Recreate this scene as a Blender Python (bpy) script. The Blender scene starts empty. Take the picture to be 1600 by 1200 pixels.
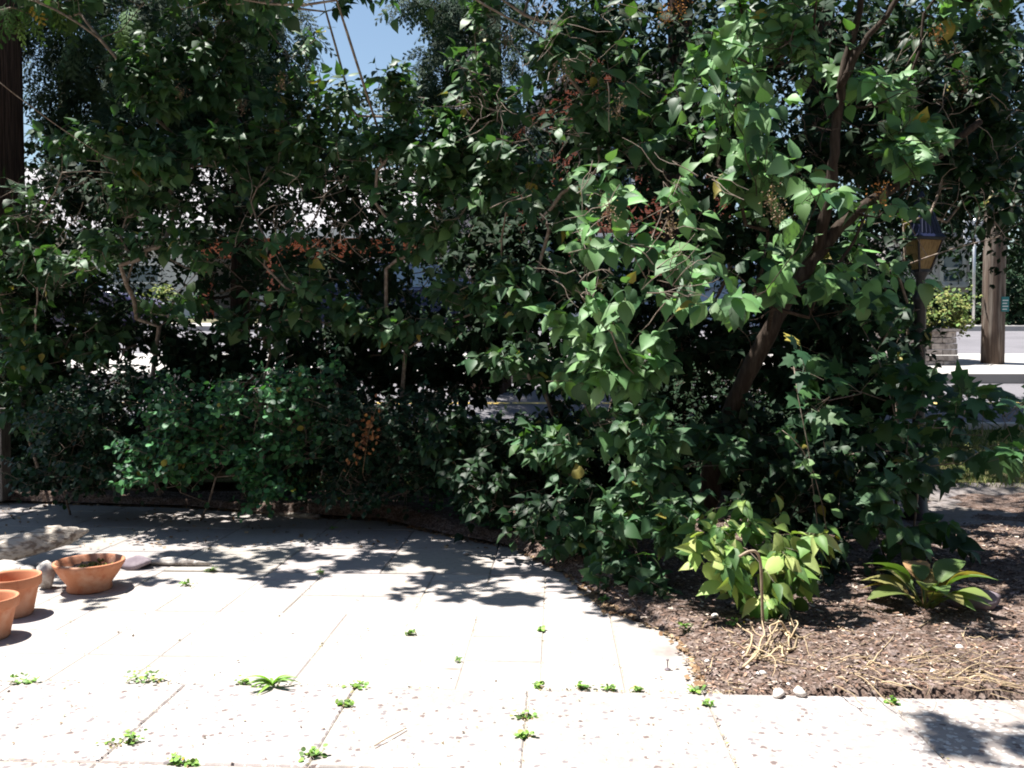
import bpy, math, random
import numpy as np
from mathutils import Vector, Matrix

R = math.radians
rng = np.random.default_rng(7)
random.seed(7)
sc = bpy.context.scene
C = sc.collection

# ------------------------------------------------------------------ camera
F = 1386.0; PITCH = R(1.8); CAMH = 1.2
cam_d = bpy.data.cameras.new('camera'); cam_d.lens = F/1600*36; cam_d.sensor_width = 36
cam_d.clip_start = .05; cam_d.clip_end = 3000
cam = bpy.data.objects.new('camera', cam_d); C.objects.link(cam)
cam.location = (0, 0, CAMH); cam.rotation_euler = (R(90)-PITCH, 0, 0)
sc.camera = cam
# ------------------------------------------------------------------ world, sun
SUN = Vector((-.33, .10, .94)).normalized()
elev = math.asin(SUN.z); az = math.atan2(SUN.x, SUN.y)
w = bpy.data.worlds.new('World'); sc.world = w; w.use_nodes = True
nt = w.node_tree
sky = nt.nodes.new('ShaderNodeTexSky'); sky.sky_type = 'NISHITA'; sky.sun_disc = False
sky.sun_elevation = elev; sky.sun_rotation = az
sky.air_density = 1.35; sky.dust_density = .3; sky.ozone_density = 1.0
nt.links.new(sky.outputs[0], nt.nodes['Background'].inputs[0])
nt.nodes['Background'].inputs[1].default_value = .05
sd = bpy.data.lights.new('sun', 'SUN'); sd.energy = 5.0; sd.angle = R(.53); sd.color = (1, .96, .9)
so = bpy.data.objects.new('sun', sd); C.objects.link(so)
so.rotation_euler = SUN.to_track_quat('Z', 'Y').to_euler()
sc.view_settings.view_transform = 'Standard'; sc.view_settings.look = 'None'
sc.view_settings.exposure = 1.5; sc.view_settings.gamma = 1
sc.render.engine = 'CYCLES'
sc.cycles.filter_width = 1.9; sc.cycles.max_bounces = 6; sc.cycles.diffuse_bounces = 2; sc.cycles.glossy_bounces = 2
sc.cycles.transmission_bounces = 4; sc.cycles.transparent_max_bounces = 6
sc.cycles.caustics_reflective = False; sc.cycles.caustics_refractive = False

# ------------------------------------------------------------------ geometry of the place
PROF = [(-50, 0), (7.0, 0), (8.6, .42), (10.5, .78), (12.5, 1.02), (20, 1.7), (28, 2.35), (60, 3.2), (1500, 6)]
def gz(y):
    return float(np.interp(y, [p[0] for p in PROF], [p[1] for p in PROF]))
def ray(px, py):
    x = (px-800)/F; v = -(py-600)/F
    return np.array([x, math.cos(PITCH)+v*math.sin(PITCH), v*math.cos(PITCH)-math.sin(PITCH)])
def P(px, py, d):
    r = ray(px, py); r = r/r[1]*d
    return np.array([r[0], r[1], r[2]+CAMH])
def G(px, py, dz=0.0):
    r = ray(px, py); r = r/r[1]
    d = 1.5
    while d < 300:
        if CAMH+r[2]*d <= gz(d)+dz: break
        d += .01 if d < 30 else .5
    return np.array([r[0]*d, d, gz(d)+dz])

# ------------------------------------------------------------------ object helpers
def tag(o, label=None, cat=None, group=None, kind=None):
    if label: o['label'] = label
    if cat: o['category'] = cat
    if group: o['group'] = group
    if kind: o['kind'] = kind
    return o
def thing(name, label, cat, loc=(0, 0, 0), rz=0, group=None):
    o = bpy.data.objects.new(name, None); C.objects.link(o)
    o.location = [float(v) for v in loc]; o.rotation_euler = (0, 0, rz); o.empty_display_size = .1
    return tag(o, label, cat, group)

class MB:
    """collects instanced templates, boxes and tubes; build() links ONE mesh object"""
    def __init__(s): s.v = []; s.f = []; s.n = 0; s.c = []; s.lt = []; s.mi = []; s.cm = 0
    def add(s, V, faces, col=None):
        V = np.asarray(V, float).reshape(-1, 3)
        s.v.append(V)
        fl = np.array([i for f in faces for i in f], dtype=np.int64)+s.n
        s.f.append(fl); s.lt.append(np.array([len(f) for f in faces])); s.n += len(V)
        s.mi.append(np.full(len(faces), s.cm))
        if col is None: col = (1, 1, 1)
        col = np.asarray(col, float)
        if col.ndim == 1: col = np.tile(col, (len(V), 1))
        s.c.append(col)
    def inst(s, tv, tf, M, T, col):
        """tv (n,3); M (N,3,3) rows = axes x,y,z scaled; T (N,3); col (N,3)"""
        N = len(T); n = len(tv)
        if N == 0: return
        V = np.einsum('ni,kij->knj', tv, M)+T[:, None, :]
        s.v.append(V.reshape(-1, 3))
        fl = np.array([i for f in tf for i in f], dtype=np.int64)
        s.f.append((fl[None, :]+(np.arange(N)*n)[:, None]+s.n).reshape(-1))
        s.lt.append(np.tile([len(f) for f in tf], N)); s.n += N*n
        s.mi.append(np.full(N*len(tf), s.cm))
        s.c.append(np.repeat(col, n, axis=0))
    def box(s, lo, hi, col=None, M=None, o=(0, 0, 0)):
        x0, y0, z0 = lo; x1, y1, z1 = hi
        V = np.array([(x0,y0,z0),(x1,y0,z0),(x1,y1,z0),(x0,y1,z0),(x0,y0,z1),(x1,y0,z1),(x1,y1,z1),(x0,y1,z1)], float)
        if M is not None: V = V@np.asarray(M).T
        s.add(V+np.asarray(o), [(3,2,1,0),(4,5,6,7),(0,1,5,4),(1,2,6,5),(2,3,7,6),(3,0,4,7)], col)
    def tube(s, pts, rad, k=6, col=None, caps=True):
        pts = np.asarray(pts, float); m = len(pts)
        rad = np.full(m, rad) if np.isscalar(rad) else np.asarray(rad)
        t = np.gradient(pts, axis=0); t /= np.linalg.norm(t, axis=1)[:, None]+1e-9
        ref = np.array([0.3, 1, .1]) if abs(t[0][1]) < .8 else np.array([1, 0, 0.1])
        a = np.cross(t, ref); a /= np.linalg.norm(a, axis=1)[:, None]+1e-9
        b = np.cross(t, a)
        th = np.linspace(0, 2*np.pi, k, endpoint=False)
        V = pts[:, None, :]+rad[:, None, None]*(np.cos(th)[None, :, None]*a[:, None, :]+np.sin(th)[None, :, None]*b[:, None, :])
        fs = [(i*k+j, i*k+(j+1) % k, (i+1)*k+(j+1) % k, (i+1)*k+j) for i in range(m-1) for j in range(k)]
        if caps: fs += [tuple(range(k))[::-1], tuple((m-1)*k+j for j in range(k))]
        s.add(V.reshape(-1, 3), fs, col)
    def lathe(s, prof, k=40, o=(0, 0, 0), col=None, wob=0):
        prof = np.asarray(prof, float); m = len(prof); th = np.linspace(0, 2*np.pi, k, endpoint=False)
        V = np.stack([prof[:, None, 0]*np.cos(th), prof[:, None, 0]*np.sin(th), np.repeat(prof[:, 1:2], k, 1)], -1)
        fs = [(i*k+j, i*k+(j+1) % k, (i+1)*k+(j+1) % k, (i+1)*k+j) for i in range(m-1) for j in range(k)]
        s.add(V.reshape(-1, 3)+np.asarray(o), fs, col)
    def prism(s, poly, z0, z1, col=None, M=None, o=(0, 0, 0)):
        n = len(poly)
        V = np.array([(x, y, z0) for x, y in poly]+[(x, y, z1) for x, y in poly], float)
        if M is not None: V = V@np.asarray(M).T
        s.add(V+np.asarray(o), [tuple(range(n))[::-1], tuple(range(n, 2*n))]+[(i, (i+1) % n, n+(i+1) % n, n+i) for i in range(n)], col)
    def build(s, name, mat, parent=None, smooth=True, bevel=0, loc=None):
        V = np.concatenate(s.v); L = np.concatenate(s.f); T = np.concatenate(s.lt)
        me = bpy.data.meshes.new(name)
        me.vertices.add(len(V)); me.vertices.foreach_set('co', V.astype(np.float32).ravel())
        me.loops.add(len(L)); me.loops.foreach_set('vertex_index', L.astype(np.int32))
        me.polygons.add(len(T))
        st = np.concatenate([[0], np.cumsum(T)[:-1]])
        me.polygons.foreach_set('loop_start', st.astype(np.int32))
        me.polygons.foreach_set('loop_total', T.astype(np.int32))
        me.polygons.foreach_set('use_smooth', np.full(len(T), smooth))
        a = me.color_attributes.new('tint', 'FLOAT_COLOR', 'POINT')
        c = np.concatenate(s.c); c = np.concatenate([c, np.ones((len(c), 1))], 1)
        a.data.foreach_set('color', c.astype(np.float32).ravel())
        for m in (mat if isinstance(mat, (list, tuple)) else [mat]): me.materials.append(m)
        me.polygons.foreach_set('material_index', np.concatenate(s.mi).astype(np.int32))
        me.update(); me.validate()
        o = bpy.data.objects.new(name, me); C.objects.link(o)
        if parent is not None: o.parent = parent
        if loc is not None: o.location = [float(v) for v in loc]
        if bevel:
            b = o.modifiers.new('b', 'BEVEL'); b.width = bevel; b.segments = 2; b.limit_method = 'ANGLE'; b.angle_limit = R(35)
        return o

def nrm(a): return a/(np.linalg.norm(a, axis=-1, keepdims=True)+1e-9)
def rnd(n, s=1.0): return rng.normal(size=(n, 3))*s

# ------------------------------------------------------------------ materials
def mat(name, col=(.5, .5, .5), rough=.8, spec=.3, tint=False, noise=None, bump=None, metal=0, translucent=0, wear=None):
    m = bpy.data.materials.new(name); m.use_nodes = True; n = m.node_tree; b = n.nodes['Principled BSDF']
    b.inputs['Roughness'].default_value = rough; b.inputs['Specular IOR Level'].default_value = spec
    b.inputs['Metallic'].default_value = metal
    col = (*col, 1)
    out = None
    tc = n.nodes.new('ShaderNodeTexCoord')
    def ntex(scale, detail=5, stretch=None):
        t = n.nodes.new('ShaderNodeTexNoise'); t.inputs['Scale'].default_value = scale; t.inputs['Detail'].default_value = detail
        if stretch:
            mp = n.nodes.new('ShaderNodeMapping'); mp.inputs['Scale'].default_value = stretch
            n.links.new(tc.outputs['Object'], mp.inputs[0]); n.links.new(mp.outputs[0], t.inputs[0])
        else: n.links.new(tc.outputs['Object'], t.inputs[0])
        return t
    rgb = n.nodes.new('ShaderNodeRGB'); rgb.outputs[0].default_value = col; out = rgb.outputs[0]
    if noise:
        for nz in (noise if isinstance(noise, list) else [noise]):
            scale, c2, lo, hi = nz[:4]; st = nz[4] if len(nz) > 4 else None
            t = ntex(scale, 6, st); cr = n.nodes.new('ShaderNodeMapRange')
            cr.inputs[1].default_value = lo; cr.inputs[2].default_value = hi
            n.links.new(t.outputs['Fac'], cr.inputs[0])
            mx = n.nodes.new('ShaderNodeMix'); mx.data_type = 'RGBA'
            n.links.new(cr.outputs[0], mx.inputs[0]); n.links.new(out, mx.inputs[6]); mx.inputs[7].default_value = (*c2, 1)
            out = mx.outputs[2]
    if tint:
        at = n.nodes.new('ShaderNodeAttribute'); at.attribute_name = 'tint'
        mx = n.nodes.new('ShaderNodeMix'); mx.data_type = 'RGBA'; mx.blend_type = 'MULTIPLY'; mx.inputs[0].default_value = 1
        n.links.new(out, mx.inputs[6]); n.links.new(at.outputs['Color'], mx.inputs[7]); out = mx.outputs[2]
    n.links.new(out, b.inputs['Base Color'])
    if bump:
        scale, st, dist = bump[:3]; t = ntex(scale, 8, bump[3] if len(bump) > 3 else None)
        bp = n.nodes.new('ShaderNodeBump'); bp.inputs['Strength'].default_value = st; bp.inputs['Distance'].default_value = dist
        n.links.new(t.outputs['Fac'], bp.inputs['Height']); n.links.new(bp.outputs[0], b.inputs['Normal'])
    if translucent:
        tr = n.nodes.new('ShaderNodeBsdfTranslucent'); ms = n.nodes.new('ShaderNodeMixShader')
        hs = n.nodes.new('ShaderNodeMix'); hs.data_type = 'RGBA'; hs.blend_type = 'MULTIPLY'; hs.inputs[0].default_value = 1
        n.links.new(out, hs.inputs[6]); hs.inputs[7].default_value = (1.6, 1.9, .6, 1)
        n.links.new(hs.outputs[2], tr.inputs[0])
        ms.inputs[0].default_value = translucent
        n.links.new(b.outputs[0], ms.inputs[1]); n.links.new(tr.outputs[0], ms.inputs[2])
        n.links.new(ms.outputs[0], n.nodes['Material Output'].inputs[0])
    return m

M = {}
M['leaf'] = mat('leaf', (1, 1, 1), .50, .22, tint=True, translucent=.20)
M['leafdull'] = mat('leafdull', (1, 1, 1), .7, .12, tint=True, translucent=.08)
M['bark'] = mat('bark', (.036, .026, .020), .9, .12, noise=(14, (.075, .058, .046), .45, .7, (3, 3, .6)), bump=(30, .6, .01, (3, 3, .5)))
M['twig'] = mat('twig', (.17, .13, .10), .8, .25, noise=(30, (.3, .26, .22), .45, .7))
M['cedarbark'] = mat('cedarbark', (.075, .048, .038), .95, .05, noise=(9, (.035, .024, .02), .4, .62, (8, 8, .35)), bump=(9, 1, .03, (8, 8, .35)))
M['terracotta'] = mat('terracotta', (.47, .20, .11), .8, .2, noise=[(9, (.58, .36, .26), .5, .75), (28, (.40, .13, .07), .55, .8)], bump=(60, .15, .002))
M['soil'] = mat('soil', (.115, .078, .062), .95, .1, noise=[(25, (.21, .165, .145), .45, .65), (90, (.03, .022, .018), .5, .6)], bump=(60, .9, .01))
M['rock'] = mat('rock', (.42, .39, .36), .9, .2, noise=[(12, (.22, .19, .17), .5, .62), (50, (.55, .53, .50), .5, .7)], bump=(20, .8, .01))
M['driftwood'] = mat('driftwood', (.42, .38, .33), .9, .15, noise=(10, (.2, .16, .13), .48, .6, (1, 5, 5)), bump=(12, .9, .012, (1, 5, 5)))
M['mulch'] = mat('mulch', (1, 1, 1), .9, .1, tint=True)
M['straw'] = mat('straw', (.52, .41, .27), .8, .3, tint=True)
M['wood'] = mat('wood', (.20, .165, .135), .9, .15, noise=(20, (.09, .07, .055), .45, .65, (.5, 6, 6)), bump=(20, .5, .004, (.5, 6, 6)))
M['postwood'] = mat('postwood', (.21, .20, .18), .9, .15, noise=(20, (.11, .10, .09), .45, .65, (6, 6, .5)), bump=(20, .5, .004, (6, 6, .5)))

# ------------------------------------------------------------------ ground, patio, road
YAW = R(2.8)     # patio joints run 2.8 degrees right of the camera axis
cs, sn = math.cos(YAW), math.sin(YAW)
def pw(u, v): return (u*cs+v*sn, -u*sn+v*cs)      # patio coords (u right, v forward) -> world
def pinv(x, y): return (x*cs-y*sn, x*sn+y*cs)
def sheet(name, xs, ys, dz, m, kind='structure', zfun=None, edge=None):
    b = MB(); nx, ny = len(xs), len(ys)
    V = [(x, y, (gz(y) if zfun is None else zfun(x, y))+dz) for y in ys for x in xs]
    fs = [(j*nx+i, j*nx+i+1, (j+1)*nx+i+1, (j+1)*nx+i) for j in range(ny-1) for i in range(nx-1)]
    b.add(V, fs); o = b.build(name, m); tag(o, kind=kind); return o
M['ground'] = mat('ground', (.07, .055, .04), .95, .1, noise=[(3, (.10, .08, .055), .4, .7), (40, (.04, .03, .025), .45, .6)], bump=(40, .6, .01))
M['grassbase'] = mat('grassbase', (.08, .10, .04), .95, .1, noise=[(8, (.2, .17, .09), .45, .65)], bump=(50, .8, .02))
def ground_material():
    m = M['ground']; return m
xs = [-800, -100, -30, -12, -6, -3, 0, 3, 6, 12, 30, 100, 800]
sheet('ground', xs, [-40, -5, 0, 7.0, 7.4, 7.8, 8.2, 8.6, 9.5, 10.5, 11.5, 12.5, 16, 20, 24, 28, 40, 60, 150, 400, 1500], -.055, M['ground'])

def concrete(name, base, dark, agg=False):
    m = mat(name, base, .85, .25, tint=True, noise=[(2.2, dark, .45, .8), (35, tuple(c*.78 for c in base), .52, .75)], bump=(140, .35, .002))
    n = m.node_tree; b = n.nodes['Principled BSDF']
    if agg:   # pebbles of exposed aggregate
        tc = n.nodes.new('ShaderNodeTexCoord')
        v = n.nodes.new('ShaderNodeTexVoronoi'); v.inputs['Scale'].default_value = 46; v.inputs['Randomness'].default_value = 1
        dn = n.nodes.new('ShaderNodeTexNoise'); dn.inputs['Scale'].default_value = 70; n.links.new(tc.outputs['Object'], dn.inputs[0])
        va = n.nodes.new('ShaderNodeVectorMath'); va.operation = 'MULTIPLY_ADD'; va.inputs[1].default_value = (.022, .022, .022)
        n.links.new(dn.outputs['Color'], va.inputs[0]); n.links.new(tc.outputs['Object'], va.inputs[2]); n.links.new(va.outputs[0], v.inputs[0])
        r1 = n.nodes.new('ShaderNodeValToRGB'); e = r1.color_ramp.elements
        r1.color_ramp.interpolation = 'CONSTANT'
        e[0].position = 0; e[0].color = (.46, .43, .40, 1); e[1].position = .34; e[1].color = (.30, .265, .25, 1)
        for p_, c_ in ((.52, (.5, .48, .46)), (.70, (.17, .15, .155)), (.79, (.32, .27, .24)), (.87, (.13, .10, .095)), (.91, (.5, .48, .45))):
            q = e.new(p_); q.color = (*c_, 1)
        sx = n.nodes.new('ShaderNodeSeparateXYZ'); n.links.new(v.outputs['Color'], sx.inputs[0]); n.links.new(sx.outputs[0], r1.inputs[0])
        mr = n.nodes.new('ShaderNodeMapRange'); mr.inputs[1].default_value = .48; mr.inputs[2].default_value = .40
        n.links.new(v.outputs['Distance'], mr.inputs[0])
        mx = n.nodes.new('ShaderNodeMix'); mx.data_type = 'RGBA'
        n.links.new(mr.outputs[0], mx.inputs[0])
        old = b.inputs['Base Color'].links[0].from_socket
        n.links.new(old, mx.inputs[6]); n.links.new(r1.outputs[0], mx.inputs[7]); n.links.new(mx.outputs[2], b.inputs['Base Color'])
        bp = n.nodes.new('ShaderNodeBump'); bp.inputs['Strength'].default_value = .6; bp.inputs['Distance'].default_value = .003; bp.invert = True
        n.links.new(v.outputs['Distance'], bp.inputs['Height']); n.links.new(bp.outputs[0], b.inputs['Normal'])
    return m
M['paver'] = concrete('paver', (.36, .335, .32), (.325, .30, .285))
M['agg'] = concrete('agg', (.31, .28, .268), (.25, .23, .22), agg=True)
# stains with their own shape on the pavers (rust mark and dark patch)
def add_stain(m, spots):
    n = m.node_tree; b = n.nodes['Principled BSDF']; tc = n.nodes.new('ShaderNodeTexCoord')
    for (x, y, rx, ry, c) in spots:
        mp = n.nodes.new('ShaderNodeMapping'); mp.vector_type = 'POINT'
        mp.inputs['Scale'].default_value = (1/rx, 1/ry, 0); mp.inputs['Location'].default_value = (-x/rx, -y/ry, 0)
        n.links.new(tc.outputs['Object'], mp.inputs[0])
        ln = n.nodes.new('ShaderNodeVectorMath'); ln.operation = 'LENGTH'; n.links.new(mp.outputs[0], ln.inputs[0])
        nz = n.nodes.new('ShaderNodeTexNoise'); nz.inputs['Scale'].default_value = 22; n.links.new(tc.outputs['Object'], nz.inputs[0])
        ad = n.nodes.new('ShaderNodeMath'); ad.operation = 'ADD'; n.links.new(ln.outputs['Value'], ad.inputs[0]); n.links.new(nz.outputs['Fac'], ad.inputs[1])
        mr = n.nodes.new('ShaderNodeMapRange'); mr.inputs[1].default_value = 1.5; mr.inputs[2].default_value = .6
        mr.inputs[3].default_value = 0; mr.inputs[4].default_value = .85; n.links.new(ad.outputs[0], mr.inputs[0])
        mx = n.nodes.new('ShaderNodeMix'); mx.data_type = 'RGBA'; n.links.new(mr.outputs[0], mx.inputs[0])
        n.links.new(b.inputs['Base Color'].links[0].from_socket, mx.inputs[6]); mx.inputs[7].default_value = (*c, 1)
        n.links.new(mx.outputs[2], b.inputs['Base Color'])
g1 = G(1045, 1018); g2 = G(705, 1045); g3 = G(985, 1070)
add_stain(M['paver'], [(g1[0], g1[1], .10, .12, (.20, .17, .16)), (g2[0], g2[1], .06, .025, (.22, .13, .11)), (g3[0], g3[1], .05, .08, (.38, .31, .27))])

V0 = pinv(*G(600, 1077)[:2])[1]             # joint between aggregate and pavers
U845 = pinv(*G(845, 1076)[:2])[0]
W = .305
patio = MB()
def slab(b, u0, u1, v0, v1, z, t=.045, col=None, gap=.0022):
    jz = random.uniform(-.0022, .0022); tx = random.uniform(-.004, .004); ty = random.uniform(-.004, .004)
    j = lambda: random.uniform(-.001, .001)
    gu = gap*.6
    gap *= 1.7
    c = [(u0+gu+j(), v0+gap+j()), (u1-gu+j(), v0+gap+j()), (u1-gu+j(), v1-gap+j()), (u0+gu+j(), v1-gap+j())]
    cu, cv = (u0+u1)/2, (v0+v1)/2
    k = random.uniform(.95, 1.06) if col is None else col
    cc = (k, k*random.uniform(.97, 1.0), k*random.uniform(.94, 1.0))
    V = []
    for zz, ins in ((z-t, 0), (z-.005, 0), (z, .005)):
        for (u, v) in c:
            uu = u+(ins if u < cu else -ins); vv = v+(ins if v < cv else -ins)
            x, y = pw(uu, vv); V.append((x, y, zz+jz+tx*(u-cu)+ty*(v-cv)))
    fs = [(8, 9, 10, 11)]
    for a in (0, 4): fs += [(a+i, a+(i+1) % 4, a+4+(i+1) % 4, a+4+i) for i in range(4)]
    b.add(V, fs, cc)
# pavers: columns of square slabs on the left, long slabs in the last two columns
ncol = 22
patio.cm = 0
step_v = pinv(*G(300, 893)[:2])[1]
rows = 0
v = V0; r_i = 0
while v < step_v-.05:
    v1 = v+W
    if step_v-v1 < .08: v1 = step_v
    k_ = -ncol-1+[0, 1, 0, 1, 1, 0][r_i % 6]
    while k_ < -1:
        n_ = 1 if (k_ >= -2) else random.choice([2, 2, 1])
        n_ = min(n_, -1-k_); slab(patio, U845+(k_+1)*W, U845+(k_+1+n_)*W, v, v1, 0); k_ += n_
    v = v1; r_i += 1
for i in (0,):
    u0 = U845+i*W; v = V0
    while v < step_v-.05:
        v1 = min(v+W*2.2, step_v); slab(patio, u0, u0+W, v, v1, 0); v = v1
# back part, a few centimetres higher, of larger slabs
for i in range(-9, 5):
    u0 = U845+W+(i-3)*.61
    if u0 > U845+.35+1.2: break
    v = step_v
    while v < 7.6:
        slab(patio, u0, u0+.61, v, v+.61, .003, t=.07, gap=.003, col=random.uniform(.72, .9)); v += .61
# curved last slab column
u0 = U845+W; arc = [G(1105, 1084), G(1096, 1055), G(1083, 1030), G(1063, 1003), G(1030, 985), G(985, 968), G(955, 958)]
poly = [pw(u0+.004, V0+.004)]+[(float(a[0]), float(a[1])) for a in arc[:]]+[pw(u0+.004, pinv(*arc[-1][:2])[1]+.05)]
cut = pinv(*G(1085, 1034)[:2])[1]
patio.prism(poly, -.045, -.001, col=(.92, .88, .84))
# aggregate slabs towards the camera
patio.cm = 1
w6 = .625; uj = pinv(*G(822, 1120)[:2])[0]
for i in range(-7, 9):
    for jv in range(-6, 0):
        slab(patio, uj+i*w6, uj+(i+1)*w6, V0+jv*w6, V0+(jv+1)*w6, .004, t=.06, gap=.003, col=random.uniform(.92, 1.05))
po = patio.build('patio', [M['paver'], M['agg']], smooth=False); tag(po, kind='structure')
# unseen wall added behind the camera to cut sky light on the hedge
M['housewall'] = mat('housewall', (.10, .06, .045), .9, .2, noise=(6, (.07, .045, .035), .4, .7))
b = MB(); b.box((-10, -1.6, -.05), (10, -1.2, 5.6)); tag(b.build('house_wall', M['housewall'], smooth=False), kind='structure')
# dark bed under the joints
M['joint'] = mat('joint', (.34, .30, .26), .95, .1, noise=(60, (.32, .27, .22), .45, .65), bump=(120, .8, .004))
b = MB(); V = [(*pw(u, v), -.003) for u, v in ((-9, -.7), (7, -.7), (7, V0+.002), (-9, V0+.002))]+[(*pw(u, v), -.005) for u, v in ((-9, V0), (U845+W+.35, V0), (U845+W+.05, 4.15), (U845+W, 7.9), (-9, 7.9))]
b.add(V, [(0, 1, 2, 3), (4, 5, 6, 7, 8)]); tag(b.build('patio_bedding', M['joint'], smooth=False), kind='structure')

# planting bed soil, gently lumpy
def bedz(x, y):
    e = 0
    return .012+.03*math.sin(x*2.3+1)*math.sin(y*1.7)+.012*math.sin(x*11+y*3)*math.sin(y*9-x*4)+.03*min(1, max(0, (y-3.3)/1.2))
bx = np.linspace(0.2, 5.2, 110); by = np.linspace(3.0, 6.9, 90)
b = MB(); idx = {}; V = []; fs = []
arcw = sorted([(float(a[1]), float(a[0])) for a in arc])
def bedleft(y):
    if y < arcw[-1][0]: return float(np.interp(y, [a[0] for a in arcw], [a[1] for a in arcw]))
    return float(np.interp(y, [arcw[-1][0], 4.8, 5.46, 5.83, 6.4, 6.6, 6.95, 7.4], [arcw[-1][1], .30, .02, -.42, -.95, -1.7, -2.6, -5.5]))
for jy, y in enumerate(np.linspace(0, 1, 100)):
    for ix in range(120):
        t = ix/119
        # front edge follows the aggregate slabs
        
        Y = 3.1+y*4.2; xl = bedleft(Y); X = xl+(5.6-xl)*t**1.2
        yf = V0/cs-X*sn/cs-.02
        Yw = yf+y*(7.3-yf)
        xl = bedleft(Yw); X = xl+(5.6-xl)*t**1.2
        edge = min(1, (X-xl)/.15, (Yw-yf)/.06+.0)
        z = -.02+(bedz(X, Yw)+.02)*max(0, edge)+.004*random.random()
        V.append((X, Yw, z+ .045*min(1, max(0, (Yw-4.6)))))
fs = [(j*120+i, j*120+i+1, (j+1)*120+i+1, (j+1)*120+i) for j in range(99) for i in range(119)]
b.add(V, fs); bedo = b.build('planting_bed', M['soil']); tag(bedo, kind='structure')
def bed_h(x, y): return bedz(x, y)+.045*min(1, max(0, y-4.6))

# shaded walkway on the right, lawn strip, road, far pavement
M['walk'] = mat('walk', (.20, .18, .175), .95, .15, noise=[(30, (.11, .095, .09), .45, .65), (4, (.15, .13, .11), .4, .7)], bump=(120, .6, .004))
sheet('walkway', [2.55, 3.2, 4, 5, 7, 10], [5.3, 5.8, 6.4, 7.0, 7.3], .075, M['walk'], zfun=lambda x, y: gz(y)+.0)
sheet('lawn', list(np.linspace(-12, 12, 30)), [7.35, 7.8, 8.2, 8.62], .06, M['grassbase'])
M['road'] = mat('road', (.15, .143, .155), .9, .2, noise=[(1.2, (.12, .115, .125), .4, .7), (70, (.2, .195, .205), .55, .7)], bump=(150, .5, .004))
M['sidewalk'] = mat('sidewalk', (.40, .38, .36), .9, .2, noise=[(2, (.34, .32, .30), .4, .7)], bump=(100, .3, .003))
sheet('road', list(np.linspace(-60, 60, 40)), [8.75, 9.3, 9.9, 10.5, 11.0], .02, M['road'])
# yellow line
M['yellow'] = mat('yellow_paint', (.60, .43, .12), .7, .3, noise=(20, (.4, .33, .2), .5, .7))
b = MB()
for i in range(-30, 40):
    x = i*1.0
    b.add([(x, 9.80, gz(9.8)+.024), (x+.98, 9.80, gz(9.8)+.024), (x+.98, 9.88, gz(9.88)+.0242), (x, 9.88, gz(9.88)+.0242)], [(0, 1, 2, 3)])
tag(b.build('road_marking', M['yellow'], smooth=False), kind='structure')
def kerb(name, y0, y1, top, x0=-60, x1=60):
    b = MB(); x = x0
    while x < x1:
        L = 1.8; xx = min(x+L, x1)
        z = gz(y0)
        b.box((x+.004, y0, z-.1), (xx-.004, y1, gz(y1)+top)); x += L
    o = b.build(name, M['sidewalk'], smooth=False, bevel=.012); tag(o, kind='structure')
kerb('kerb', 8.62, 8.75, .10)
kerb('far_kerb', 11.0, 11.14, .13)
sheet('far_pavement', list(np.linspace(-60, 60, 40)), [11.14, 11.8, 12.5, 13.6], .12, M['sidewalk'])
# side street behind the far pavement and the forecourts of the houses
sheet('side_street', list(np.linspace(-60, 60, 30)), [13.62, 15, 17, 19, 20.3], .05, M['road'])
M['dirt'] = mat('dirt', (.12, .11, .07), .95, .1, noise=[(1.5, (.06, .09, .035), .4, .6), (20, (.17, .14, .10), .45, .7)], bump=(40, .6, .02))
b = MB(); 
b.box((-60, 20.3, 1.5), (60, 20.5, gz(20.5)+.16)); tag(b.build('side_street_kerb', M['sidewalk'], smooth=False, bevel=.02), kind='structure')
sheet('footway', list(np.linspace(-60, 60, 30)), [20.5, 21, 22.2], .15, M['sidewalk'])
sheet('front_yard', list(np.linspace(-60, 60, 30)), [22.2, 24, 28, 34, 60], .13, M['dirt'])

# ------------------------------------------------------------------ leaf templates (x width, y length, z normal)
def leaf_template(ts, ws, fold=.25, curl=.3, pet=.25, tipw=0):
    V = []; fs = []
    n = len(ts)
    for t, wd in zip(ts, ws):
        z = -curl*max(0, t)**2
        V += [(0, t, z), (-wd, t-.02, z+fold*wd), (wd, t-.02, z+fold*wd)]
    for i in range(n-1):
        a = i*3; c = a+3
        fs += [(a, c, c+1, a+1), (a, a+2, c+2, c)]
    k = len(V)
    V += [(-.012, -pet, pet*.25), (.012, -pet, pet*.25), (.012, 0.02, 0), (-.012, .02, 0)]
    fs += [(k, k+1, k+2, k+3)]
    V = np.array(V); V[:, 1] += pet
    return V, fs
HEART = leaf_template([-.06, .08, .32, .6, .84, 1.03], [.13, .34, .40, .27, .10, .005], fold=.30, curl=.34, pet=.22)
HEART2 = leaf_template([-.03, .12, .36, .62, .86, 1.02], [.12, .32, .37, .26, .09, .005], fold=.42, curl=.10, pet=.2)
HEART3 = leaf_template([-.06, .10, .34, .6, .84, 1.0], [.16, .37, .43, .33, .13, .01], fold=.10, curl=.5, pet=.2)
HEART4 = leaf_template([-.04, .12, .36, .62, .86, 1.02], [.10, .28, .33, .23, .08, .005], fold=-.18, curl=.22, pet=.25)
NARROW = leaf_template([-.03, .12, .36, .62, .86, 1.02], [.08, .23, .27, .19, .07, .005], fold=.5, curl=.3, pet=.2)
OVAL = leaf_template([0, .2, .5, .8, 1.0], [.05, .32, .42, .32, .04], fold=.15, curl=.15, pet=.1)
SMALL = leaf_template([0, .35, .75, 1.0], [.05, .36, .28, .01], fold=.2, curl=.2, pet=.1)
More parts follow.
